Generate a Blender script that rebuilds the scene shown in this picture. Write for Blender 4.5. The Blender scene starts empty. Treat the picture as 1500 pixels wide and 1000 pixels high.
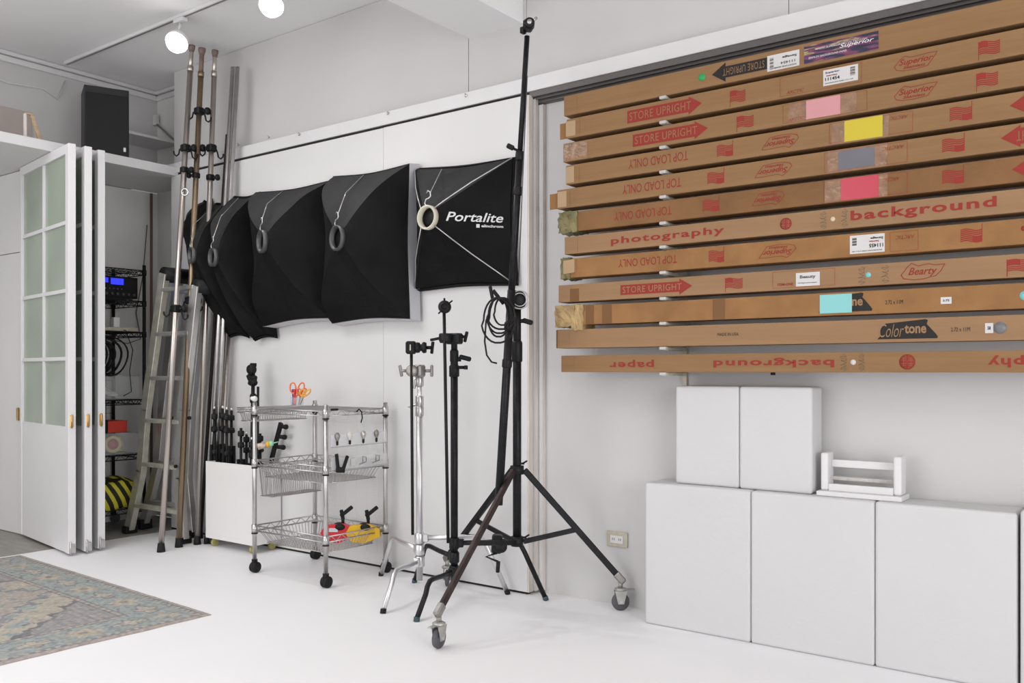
import bpy, bmesh, math, random
from mathutils import Vector as V, Matrix, noise
random.seed(7)
S = bpy.context.scene
COL = S.collection
# ------------------------------------------------------------------ camera
CAMZ, FPX, CX, HY = 1.15, 1300.0, 750.0, 543.0
YAW = math.atan(1300.0/1750.0)
FW = V((-math.sin(YAW), math.cos(YAW), 0)); RT = V((math.cos(YAW), math.sin(YAW), 0)); UP = V((0,0,1))
cam = bpy.data.cameras.new('camera'); co = bpy.data.objects.new('camera', cam); COL.objects.link(co)
co.location = (0,0,CAMZ); co.rotation_euler = (math.pi/2, 0, YAW)
cam.sensor_width = 36; cam.lens = FPX/1500*36; cam.shift_y = (HY-500)/1500.0; cam.clip_start = .05
S.camera = co
# ------------------------------------------------------------------ light and exposure
S.view_settings.view_transform = 'Standard'; S.view_settings.look = 'None'; S.view_settings.gamma = 1
S.view_settings.use_curve_mapping = False
S.view_settings.exposure = -0.13
W = bpy.data.worlds.new('world'); S.world = W; W.use_nodes = True
W.node_tree.nodes['Background'].inputs[0].default_value = (.9,.93,1,1); W.node_tree.nodes['Background'].inputs[1].default_value = .3
def area(name, loc, target, sx, sy, power, col=(1,1,1)):
    l = bpy.data.lights.new(name, 'AREA'); l.shape = 'RECTANGLE'; l.size = sx; l.size_y = sy; l.energy = power; l.color = col
    o = bpy.data.objects.new(name, l); COL.objects.link(o); o.location = loc
    o.rotation_euler = (V(target)-V(loc)).to_track_quat('-Z','Y').to_euler(); return o
area('ceiling_light_panel', (-4.0,1.0,3.3), (-4.0,1.0,0), 2.6, 1.6, 56, (1,.985,.98))
area('ceiling_light_panel', (-.6,.8,3.3), (-.6,1.0,0), 2.4, 1.6, 10, (1,.98,.97))
area('window_daylight', (-4.2,-3.0,1.5), (-4.2,3.6,1.9), 4.4, 2.4, 115, (1,.99,.99))
area('closet_fill_light', (3.0,.9,1.5), (-6.2,3.3,1.7), 3.6, 2.4, 172, (1,.99,.99))  # unseen fill lamp added on the right to brighten the closet
# ------------------------------------------------------------------ helpers
def pix(px, py, d):                       # point seen in that direction at forward depth d
    return FW*d + RT*((px-CX)/FPX*d) + UP*(CAMZ + (HY-py)/FPX*d)
def dY(px, Y): return Y/(FW.y + RT.y*(px-CX)/FPX)
def P(px, py, Y): return pix(px, py, dY(px, Y))      # on a plane parallel to the main wall
def XW(px, Y): return P(px, HY, Y).x
def G(px, py, z=0.0): return pix(px, py, (CAMZ-z)*FPX/(py-HY))   # on a level plane

def mat(name, col, rough=.6, metal=0.0, var=.0, vs=6.0, bump=0.0, bs=60.0, emit=0, trans=0, alpha=1, spec=None, coat=0, stretch=None):
    m = bpy.data.materials.new(name); m.use_nodes = True; nt = m.node_tree; b = nt.nodes['Principled BSDF']
    b.inputs['Base Color'].default_value = (*col,1); b.inputs['Roughness'].default_value = rough; b.inputs['Metallic'].default_value = metal
    if spec is None: spec = .22 if (rough >= .7 or max(col) < .08) else .5
    b.inputs['Specular IOR Level'].default_value = spec
    if trans: b.inputs['Transmission Weight'].default_value = trans
    if alpha < 1: b.inputs['Alpha'].default_value = alpha
    if coat: b.inputs['Coat Weight'].default_value = coat
    if emit:
        b.inputs['Emission Color'].default_value = (*col,1); b.inputs['Emission Strength'].default_value = emit
    if var or bump:
        tc = nt.nodes.new('ShaderNodeTexCoord'); src = tc.outputs['Object']
        if stretch:
            mp = nt.nodes.new('ShaderNodeMapping'); mp.inputs['Scale'].default_value = stretch
            nt.links.new(src, mp.inputs['Vector']); src = mp.outputs['Vector']
    if var:
        n = nt.nodes.new('ShaderNodeTexNoise'); n.inputs['Scale'].default_value = vs; n.inputs['Detail'].default_value = 5
        nt.links.new(src, n.inputs['Vector'])
        r = nt.nodes.new('ShaderNodeValToRGB'); r.color_ramp.elements[0].position = .3; r.color_ramp.elements[1].position = .7
        r.color_ramp.elements[0].color = (*[max(0,c*(1-var)) for c in col],1); r.color_ramp.elements[1].color = (*[min(1,c*(1+var)) for c in col],1)
        nt.links.new(n.outputs['Fac'], r.inputs['Fac']); nt.links.new(r.outputs['Color'], b.inputs['Base Color'])
    if bump:
        n2 = nt.nodes.new('ShaderNodeTexNoise'); n2.inputs['Scale'].default_value = bs; n2.inputs['Detail'].default_value = 4
        nt.links.new(src, n2.inputs['Vector'])
        bp = nt.nodes.new('ShaderNodeBump'); bp.inputs['Strength'].default_value = bump; bp.inputs['Distance'].default_value = .01
        nt.links.new(n2.outputs['Fac'], bp.inputs['Height']); nt.links.new(bp.outputs['Normal'], b.inputs['Normal'])
    return m
M = {}
M['wall'] = mat('wall_paint', (.615,.605,.605), .75, var=.03, vs=1.3, bump=.08, bs=25)
M['panel'] = mat('panel_paint', (.72,.715,.715), .6, var=.015, vs=2)
M['ceil'] = mat('ceiling_paint', (.88,.875,.88), .8, var=.02, vs=1)
M['trim'] = mat('trim_paint', (.74,.735,.74), .5, var=.02, vs=4)
M['jamb'] = mat('aged_jamb_paint', (.68,.63,.595), .7, var=.09, vs=5, stretch=(8,8,1))
M['cyc'] = mat('white_floor_paint', (.87,.87,.885), .55, var=.015, vs=1.5, bump=.04, bs=10)
M['grey_floor'] = mat('grey_vinyl_floor', (.30,.285,.26), .6, var=.15, vs=4, stretch=(1,6,1))
M['closet'] = mat('closet_paint', (.84,.84,.82), .8, var=.05, vs=2)
M['gap_shade'] = mat('painted_recess_shade', (.03,.028,.027), .9)  # near-black colour stands in for shade in the panel gaps
M['door'] = mat('door_paint', (.76,.755,.765), .45, var=.01, vs=2)
M['glass'] = mat('frosted_green_glass', (.36,.42,.34), .28, var=.10, vs=2.2, coat=.3)
M['brass'] = mat('brass', (.62,.40,.17), .35, .9)
M['foam'] = mat('white_block_paint', (.625,.625,.63), .65, var=.012, vs=2.5, bump=.12, bs=35)
M['black'] = mat('black_plastic', (.012,.012,.013), .45)
M['blackmetal'] = mat('black_painted_metal', (.016,.016,.018), .38, .25, var=.3, vs=30)
M['brownmetal'] = mat('worn_brown_black_metal', (.048,.032,.031), .42, .3, var=.45, vs=14, stretch=(1,1,.3))
M['chrome'] = mat('chrome', (.74,.74,.75), .34, 1)
M['steel'] = mat('brushed_steel', (.56,.55,.54), .32, .95, var=.08, vs=20)
M['greymetal'] = mat('grey_cast_metal', (.30,.285,.27), .42, .75, var=.15, vs=30)
M['alu'] = mat('scuffed_aluminium', (.60,.59,.57), .38, .75, var=.14, vs=12, stretch=(1,1,.25))
M['alu2'] = mat('yellowed_taped_aluminium', (.60,.585,.50), .42, .6, var=.15, vs=16)
M['nickel'] = mat('warm_nickel_tube', (.56,.51,.47), .3, .9, var=.08, vs=8, stretch=(1,1,.2))
M['bronze'] = mat('worn_bronze_tube', (.34,.25,.16), .36, .85, var=.3, vs=6, stretch=(2,2,.4))
M['darktube'] = mat('dark_tube', (.06,.05,.045), .4, .7)
M['rubber'] = mat('grey_rubber', (.09,.09,.10), .6)
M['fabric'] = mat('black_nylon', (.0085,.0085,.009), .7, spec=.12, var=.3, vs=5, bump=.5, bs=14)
M['fabric2'] = mat('black_nylon_lit_top', (.032,.032,.033), .7, spec=.15, var=.2, vs=5, bump=.5, bs=14)  # lighter copy of the black nylon, paints light onto the top faces
M['silver'] = mat('silver_lining', (.60,.60,.63), .5, .1, var=.05, vs=8)
M['ring_dark'] = mat('dark_ring', (.095,.095,.097), .4, .5)
M['ring_cream'] = mat('cream_ring', (.60,.57,.46), .4)
M['white'] = mat('white_plastic', (.72,.72,.71), .45)
M['whiteprint'] = mat('white_ink', (.72,.72,.72), .6)
M['card1'] = mat('cardboard', (.275,.158,.075), .8, var=.07, vs=3, bump=.12, bs=60, stretch=(1,4,14))
M['card2'] = mat('cardboard_dark', (.225,.115,.05), .78, var=.13, vs=6, bump=.16, bs=50)
M['card3'] = mat('cardboard_pale', (.315,.188,.10), .8, var=.06, vs=3, bump=.1, bs=60, stretch=(1,4,14))
M['card4'] = mat('cardboard_orange', (.30,.155,.062), .78, var=.14, vs=9, bump=.16, bs=40)
M['patch'] = mat('pale_paper_tape', (.43,.295,.165), .6)
M['clear_tape'] = mat('shiny_packing_tape', (.27,.155,.09), .13, var=.25, vs=25, bump=.7, bs=22)
M['brown_tape'] = mat('brown_tape', (.19,.09,.035), .5, spec=.2)
M['olive'] = mat('crumpled_olive_tape', (.17,.15,.06), .45, var=.45, vs=18, bump=.9, bs=30)
M['beige_tape'] = mat('crumpled_beige_tape', (.40,.27,.12), .45, var=.35, vs=18, bump=.9, bs=30)
M['red'] = mat('red_ink', (.29,.040,.030), .7)
M['ink'] = mat('black_ink', (.025,.023,.022), .6)
M['greyink'] = mat('grey_ink', (.12,.10,.09), .7)
M['paper'] = mat('white_paper', (.62,.61,.60), .55)
M['pink'] = mat('pink_card', (.60,.27,.29), .3, coat=.3)
M['yellow'] = mat('yellow_card', (.58,.46,.015), .3, coat=.3)
M['greycard'] = mat('slate_grey_card', (.145,.14,.165), .15, coat=.4)
M['crimson'] = mat('crimson_card', (.52,.045,.075), .3, coat=.3)
M['cyan'] = mat('turquoise_card', (.21,.55,.55), .35)
M['green'] = mat('green_dot_paint', (.03,.34,.10), .5)
M['cream'] = mat('cream_dot', (.68,.56,.38), .6)
M['cavity'] = mat('grey_cap', (.17,.175,.18), .4)
M['wood'] = mat('pale_wood', (.50,.37,.22), .6, var=.15, vs=10, stretch=(1,1,6))
M['brownpipe'] = mat('brown_conduit', (.20,.14,.115), .6)
M['clear'] = mat('clear_plastic', (.80,.82,.82), .12, alpha=.17)
M['hazy'] = mat('hazy_clear_plastic', (.85,.86,.88), .3, alpha=.4)
M['redplastic'] = mat('red_plastic', (.60,.02,.03), .35)
M['redbox'] = mat('red_card', (.62,.05,.03), .55)
M['yellowplastic'] = mat('yellow_plastic', (.72,.42,.01), .4)
M['orange'] = mat('orange_plastic', (.80,.17,.06), .4)
M['amber'] = mat('amber_plastic', (.80,.40,.06), .4)
M['blue'] = mat('blue_plastic', (.02,.04,.30), .4)
M['display'] = mat('lit_blue_display', (.03,.04,.75), .3, emit=1.3)
M['lampglow'] = mat('lit_lamp_face', (1,.98,.95), .3, emit=14)
M['tapeyellow'] = mat('yellow_tape_roll', (.68,.62,.30), .5)
M['magenta'] = mat('magenta_core', (.48,.08,.12), .6)
M['caster_yellow'] = mat('yellowed_caster', (.42,.38,.13), .45)
M['outlet'] = mat('ivory_outlet', (.52,.48,.39), .5, var=.18, vs=22)
M['shadetrack'] = mat('shade_darkened_track', (.13,.12,.115), .45, .4)  # track colour darkened to carry the shadow above the boxes
M['greenblue'] = mat('pale_green_cap', (.30,.62,.42), .45)
# banner: real printed sticker of slanted colour streaks
def banner_mat():
    m = bpy.data.materials.new('multicoloured_sticker'); m.use_nodes = True; nt = m.node_tree; b = nt.nodes['Principled BSDF']
    tc = nt.nodes.new('ShaderNodeTexCoord'); mp = nt.nodes.new('ShaderNodeMapping'); mp.inputs['Rotation'].default_value = (0,math.radians(22),0); mp.inputs['Scale'].default_value = (9,1,75)
    n = nt.nodes.new('ShaderNodeTexNoise'); n.inputs['Scale'].default_value = 1.0; n.inputs['Detail'].default_value = 2
    r = nt.nodes.new('ShaderNodeValToRGB'); e = r.color_ramp.elements
    cols = [(.28,(.01,.01,.02)),(.46,(.02,.02,.06)),(.49,(.20,.02,.06)),(.52,(.03,.04,.16)),(.55,(.35,.05,.08)),(.585,(.03,.03,.08)),(.64,(.45,.38,.15)),(.72,(.03,.02,.04))]
    e[0].position, e[0].color = cols[0][0], (*cols[0][1],1); e[1].position, e[1].color = cols[-1][0], (*cols[-1][1],1)
    for p, c in cols[1:-1]:
        k = e.new(p); k.color = (*c,1)
    nt.links.new(tc.outputs['Object'], mp.inputs['Vector']); nt.links.new(mp.outputs['Vector'], n.inputs['Vector'])
    nt.links.new(n.outputs['Fac'], r.inputs['Fac']); nt.links.new(r.outputs['Color'], b.inputs['Base Color']); b.inputs['Roughness'].default_value = .35
    return m
M['banner'] = banner_mat()
def stripe_mat():
    m = bpy.data.materials.new('black_yellow_stripes'); m.use_nodes = True; nt = m.node_tree; b = nt.nodes['Principled BSDF']
    tc = nt.nodes.new('ShaderNodeTexCoord'); mp = nt.nodes.new('ShaderNodeMapping'); mp.inputs['Rotation'].default_value = (math.radians(62),0,0)
    w = nt.nodes.new('ShaderNodeTexWave'); w.bands_direction = 'Z'; w.inputs['Scale'].default_value = 5.2; w.inputs['Distortion'].default_value = 1.2; w.inputs['Detail Scale'].default_value = 1.0
    r = nt.nodes.new('ShaderNodeValToRGB'); r.color_ramp.interpolation = 'CONSTANT'
    r.color_ramp.elements[0].color = (.012,.012,.012,1); r.color_ramp.elements[1].position = .55; r.color_ramp.elements[1].color = (.62,.56,.03,1)
    nt.links.new(tc.outputs['Object'], mp.inputs['Vector']); nt.links.new(mp.outputs['Vector'], w.inputs['Vector']); nt.links.new(w.outputs['Fac'], r.inputs['Fac'])
    nt.links.new(r.outputs['Color'], b.inputs['Base Color']); b.inputs['Roughness'].default_value = .6
    return m
M['stripes'] = stripe_mat()

WL = {}                                   # world location of every object made
def tag(o, label=None, cat=None, group=None, kind=None):
    if label: o['label'] = label
    if cat: o['category'] = cat
    if group: o['group'] = group
    if kind: o['kind'] = kind
    return o
def thing(name, label, cat, loc, group=None):
    o = bpy.data.objects.new(name, None); COL.objects.link(o); o.location = loc; o.empty_display_size = .05
    WL[o] = V(loc); return tag(o, label, cat, group)
def struct_empty(name, loc=(0,0,0)):
    o = bpy.data.objects.new(name, None); COL.objects.link(o); o.location = loc; WL[o] = V(loc); o['kind'] = 'structure'; return o

class MB:
    def __init__(s, xf=None): s.bm = bmesh.new(); s.xf = xf
    def box(s, x0,x1,y0,y1,z0,z1, bev=0, seg=2, m=None):
        r = bmesh.ops.create_cube(s.bm, size=1, matrix=Matrix.Translation(((x0+x1)/2,(y0+y1)/2,(z0+z1)/2)) @ Matrix.Diagonal((abs(x1-x0),abs(y1-y0),abs(z1-z0),1)))
        vs = r['verts']
        if bev:
            es = list({e for v in vs for e in v.link_edges})
            out = bmesh.ops.bevel(s.bm, geom=es, offset=bev, segments=seg, affect='EDGES', profile=.5)
        if m is not None:
            allv = {v for v in vs if v.is_valid}
            if bev: allv |= set(out['verts'])
            bmesh.ops.transform(s.bm, matrix=m, verts=list(allv))
        return s
    def obox(s, c, size, ax=None, rot=None, bev=0):     # box centred at c; ax: direction of its local z
        q = V(ax).normalized().to_track_quat('Z','Y').to_matrix().to_4x4() if ax is not None else Matrix.Identity(4)
        if rot is not None: q = q @ rot.to_4x4()
        m = Matrix.Translation(c) @ q
        a,b,d = size; return s.box(-a/2,a/2,-b/2,b/2,-d/2,d/2, bev, 1, m)
    def tube(s, pts, r, seg=8, closed=False, caps=True):
        pts = [V(p) for p in pts]; n = len(pts); rs = r if isinstance(r,(list,tuple)) else [r]*n
        rings = []; prev = None
        for i,p in enumerate(pts):
            if closed: t = pts[(i+1)%n]-pts[i-1]
            else: t = (pts[min(i+1,n-1)]-pts[max(i-1,0)])
            t.normalize()
            if prev is None:
                a = t.orthogonal().normalized()
            else:
                a = prev - t*prev.dot(t)
                a = a.normalized() if a.length > 1e-6 else t.orthogonal().normalized()
            prev = a; b = t.cross(a)
            rings.append([s.bm.verts.new(p + (a*math.cos(2*math.pi*k/seg)+b*math.sin(2*math.pi*k/seg))*rs[i]) for k in range(seg)])
        for i in range(n if closed else n-1):
            A, B = rings[i], rings[(i+1)%n]
            for k in range(seg):
                f = s.bm.faces.new((A[k],A[(k+1)%seg],B[(k+1)%seg],B[k])); f.smooth = seg > 4
        if caps and not closed:
            s.bm.faces.new(rings[0][::-1]); s.bm.faces.new(rings[-1])
        return s
    def cyl(s, p0, p1, r, seg=14): return s.tube([p0,p1], r, seg)
    def lathe(s, c, ax, prof, seg=24, smooth=True, close=False):    # prof: (radius, height) pairs about axis ax
        ax = V(ax).normalized(); a = ax.orthogonal().normalized(); b = ax.cross(a); c = V(c); rings = []
        for (r,h) in prof: rings.append([s.bm.verts.new(c+ax*h+(a*math.cos(2*math.pi*k/seg)+b*math.sin(2*math.pi*k/seg))*max(r,1e-4)) for k in range(seg)])
        L = len(rings)
        for i in range(L if close else L-1):
            A,B = rings[i], rings[(i+1)%L]
            for k in range(seg):
                f = s.bm.faces.new((A[k],A[(k+1)%seg],B[(k+1)%seg],B[k])); f.smooth = smooth
        if not close:
            s.bm.faces.new(rings[0][::-1]); s.bm.faces.new(rings[-1])
        return s
    def torus(s, c, ax, R, r, seg=24, rs=8):
        ax = V(ax).normalized(); a = ax.orthogonal().normalized(); b = ax.cross(a)
        return s.tube([V(c)+(a*math.cos(2*math.pi*k/seg)+b*math.sin(2*math.pi*k/seg))*R for k in range(seg)], r, rs, closed=True)
    def ball(s, c, r, sc=(1,1,1), u=14, v=10):
        res = bmesh.ops.create_uvsphere(s.bm, u_segments=u, v_segments=v, radius=r, matrix=Matrix.Translation(c) @ Matrix.Diagonal((*sc,1)))
        for vv in res['verts']:
            for f in vv.link_faces: f.smooth = True
        return s
    def prism(s, pts, off):               # extruded polygon
        off = V(off); A = [s.bm.verts.new(V(p)) for p in pts]; B = [s.bm.verts.new(V(p)+off) for p in pts]; n = len(pts)
        s.bm.faces.new(A[::-1]); s.bm.faces.new(B)
        for i in range(n): s.bm.faces.new((A[i],A[(i+1)%n],B[(i+1)%n],B[i]))
        return s
    def text(s, body, c, ex, ey, w, h, shear=0, bold=0, depth=.0003, flip=False, sp=1.0):
        cu = bpy.data.curves.new('t','FONT'); cu.body = body; cu.size = 1; cu.shear = shear; cu.offset = bold; cu.space_character = sp; cu.resolution_u = 3
        o = bpy.data.objects.new('t', cu); COL.objects.link(o); dg = bpy.context.evaluated_depsgraph_get(); dg.update()
        me = bpy.data.meshes.new_from_object(o.evaluated_get(dg)); bpy.data.objects.remove(o); bpy.data.curves.remove(cu)
        xs = [v.co.x for v in me.vertices]; ys = [v.co.y for v in me.vertices]
        if xs:
            x0,x1,y0,y1 = min(xs),max(xs),min(ys),max(ys); ex=V(ex); ey=V(ey); nn = ex.cross(ey)*depth; k = -1 if flip else 1
            vs = [s.bm.verts.new(V(c)+ex*(k*((v.co.x-x0)/(x1-x0)-.5)*w)+ey*(k*((v.co.y-y0)/(y1-y0)-.5)*h)+nn) for v in me.vertices]
            for p in me.polygons:
                try: s.bm.faces.new([vs[i] for i in p.vertices])
                except ValueError: pass
        bpy.data.meshes.remove(me); return s
    def build(s, name, mt, parent=None, label=None, fixn=True, origin=None):
        if s.xf is not None: bmesh.ops.transform(s.bm, matrix=s.xf, verts=s.bm.verts)
        if fixn: bmesh.ops.recalc_face_normals(s.bm, faces=s.bm.faces)
        if parent is not None: org = WL[parent]
        elif origin is not None: org = V(origin)
        else:
            c = [v.co for v in s.bm.verts]; org = V(((min(p.x for p in c)+max(p.x for p in c))/2,(min(p.y for p in c)+max(p.y for p in c))/2,min(p.z for p in c)))
        bmesh.ops.translate(s.bm, vec=-org, verts=s.bm.verts)
        me = bpy.data.meshes.new(name); s.bm.to_mesh(me); s.bm.free()
        for q in (mt if isinstance(mt,list) else [mt]): me.materials.append(M[q])
        o = bpy.data.objects.new(name, me); COL.objects.link(o)
        if parent is not None: o.parent = parent
        else: o.location = org
        WL[o] = V(org)
        if label: o['label'] = label
        return o
def B(name, m, parent, x0,x1,y0,y1,z0,z1, bev=0, label=None, kind=None):
    o = MB().box(x0,x1,y0,y1,z0,z1,bev).build(name, m, parent, label)
    if kind: o['kind'] = kind
    return o
EX, EZ = V((1,0,0)), V((0,0,1))
# ================================================================== THE ROOM
CEIL = 3.37; YW = 3.81; YP = 3.71; XE = -5.95; XPART = -5.80; XEND = -6.5
B('floor', 'cyc', None, XPART, 3.2, -3.2, 4.0, -.12, 0, kind='structure')
B('floor_closet', 'grey_floor', None, -8.2, XPART, -3.2, 4.0, -.12, -.004, kind='structure')
B('ceiling', 'ceil', None, -8.2, 3.2, -3.2, 4.1, CEIL, CEIL+.1, kind='structure')
wm = struct_empty('wall_main', (0,YW,0))
B('wall_core', 'wall', wm, XE, 3.2, YW, 4.1, 0, CEIL)
for a,b in ((XE,-3.124),(-3.119,-2.728),(-2.725,-1.331),(-1.328,.2),(.203,3.2)):
    B('wall_board', 'wall', wm, a, b, YW-.012, YW-.0002, 2.66, CEIL-.002, .001)
B('wall_right', 'wall', None, 3.2, 3.3, -3.2, 4.1, 0, CEIL, kind='structure')
B('wall_behind', 'wall', None, -8.2, 3.2, -3.3, -3.2, 0, CEIL, kind='structure')
B('wall_far_left', 'wall', None, -8.3, -8.2, -3.2, 4.1, 0, CEIL, kind='structure')
B('wall_closet_back', 'closet', None, XEND, XE, 4.0, 4.1, 0, CEIL, kind='structure')
B('wall_closet_end', 'closet', None, XEND-.1, XEND, 3.0, 4.1, 0, 2.56, kind='structure')
B('wall_upper_left', 'wall', None, XEND-.1, XEND, -3.2, 4.1, 2.64, CEIL, kind='structure')
ws = struct_empty('wall_closet_side', (-7,2.97,0))
B('wall_board', 'panel', ws, -8.2, XEND, 2.955, 3.0, 0, 1.985, .002)
B('wall_board', 'panel', ws, -8.2, XEND, 2.955, 3.0, 1.99, 2.56, .002)
MB().box(-2.0-1.12,-2.75,-3.2,YW,2.985,CEIL,.004,1).build('ceiling_beam','ceil')['kind'] = 'structure'
# cornice on the left end wall and alcove
cn = struct_empty('trim_1', (XEND,3,CEIL))
B('cornice_moulding','trim',cn, XEND, XEND+.035, -3.2, 4.0, CEIL-.03, CEIL-.001,.008)
B('cornice_moulding','trim',cn, XEND, XEND+.018, -3.2, 4.0, CEIL-.075, CEIL-.034,.006)
B('cornice_moulding','trim',cn, XEND, XE, 3.965, 4.0, CEIL-.03, CEIL-.001,.008)
B('cornice_moulding','trim',cn, XEND, XE, 3.982, 4.0, CEIL-.075, CEIL-.034,.006)
# closet lintel shelf
B('trim_2','trim',None, XEND-1.2, XPART, -3.2, 3.79, 2.565, 2.63,.003, kind='structure')
B('trim_6','trim',None, XEND, XE, 3.7905, 3.999, 2.565, 2.63,.002, kind='structure')
# fascia rail above the sliding panels + a near-black strip painting the shade in its slot
B('trim_3','trim',None, -5.93, 3.2, 3.725, YW-.013, 2.59, 2.665,.003, kind='structure')
B('trim_slot_shade','gap_shade',None, -5.9, -2.6, 3.735, YW-.001, 2.572, 2.589, kind='structure')
tr = struct_empty('trim_5', (0,YW,2.55))
for i,(ya,zb) in enumerate(((3.731,2.572),(3.752,2.562),(3.776,2.55))):
    B('track_rail','shadetrack',tr, -2.66, 3.2, ya, ya+.007, zb-.012, 2.589,.001)
B('track_shade_bed','shadetrack',tr, -2.66, 3.2, 3.738, YW-.002, 2.572, 2.5895)
B('track_shade_bed','shadetrack',tr, -2.66, 3.2, 3.785, YW-.002, 2.535, 2.572)  # dark bed added as painted shadow under the fascia
# sliding wall panels
XJ = XW(562,YP)
sp = struct_empty('wall_sliding_panels', (-4,YP,0))
B('sliding_panel','panel',sp, -5.85, XJ-.002, YP, YP+.035, .012, 2.568,.003)
B('sliding_panel','panel',sp, XJ+.002, XW(773,YP), YP-.004, YP+.035, .012, 2.568,.003)
B('panel_edge','jamb',sp, XW(773,YP)+.0005, XW(773,YP)+.009, YP-.002, YP+.034, .012, 2.566)
B('sliding_panel','panel',sp, -2.9, XW(783,3.752), 3.750, 3.775, .012, 2.556,.003)
B('panel_edge','jamb',sp, XW(783,3.752)+.0005, XW(783,3.752)+.007, 3.751, 3.775, .012, 2.556)
B('sliding_panel','panel',sp, -2.9, XW(794,3.785), 3.781, 3.808, .012, 2.53,.003)
B('panel_edge','jamb',sp, XW(794,3.785)+.0005, XW(794,3.785)+.008, 3.782, 3.808, .012, 2.53)
B('floor_gap_shade','gap_shade',sp, -5.85, XW(772,YP), YP+.004, YP+.03, 0.0005, .0115)  # dark strip put in for the shade under the panels
# little eye hooks on the fascia
g = 'eye hooks on the white fascia rail'
for px,py,w in ((350,212,'nearest the leaning poles'),(394,201,'second from the leaning poles'),(439,197,'above the collapsed softboxes'),(569,166,'above the gap between the large softboxes'),(683,140,'right below the vertical wall seam')):
    p = P(px,py,3.723)
    o = MB().torus(p+V((0,-.008,0)),(1,.4,0),.009,.002,14,6).cyl(p+V((0,.004,0)),p+V((0,-.002,0)),.006,8).build('eye_hook','steel')
    tag(o,'small metal eye hook on white wall rail, '+w,'hook',g)
# clip-on fittings: wall outlet
ot = thing('wall_outlet','grubby ivory double power socket low on the white wall','socket',P(905,789,YW-.002))
c = P(905,789,YW)
MB().box(c.x-.058,c.x+.058,YW-.009,YW-.0005,c.z-.038,c.z+.036,.003).build('cover_plate','outlet',ot)
MB().box(c.x-.036,c.x+.036,YW-.013,YW-.0092,c.z-.02,c.z+.018,.001).build('socket_insert','white',ot)
sl = MB()
for dx in (-.018,.018):
    for e in (-.005,.005): sl.box(c.x+dx+e-.0012,c.x+dx+e+.0012,YW-.0136,YW-.0128,c.z-.006,c.z+.006)
sl.build('socket_slots','black',ot)
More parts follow.
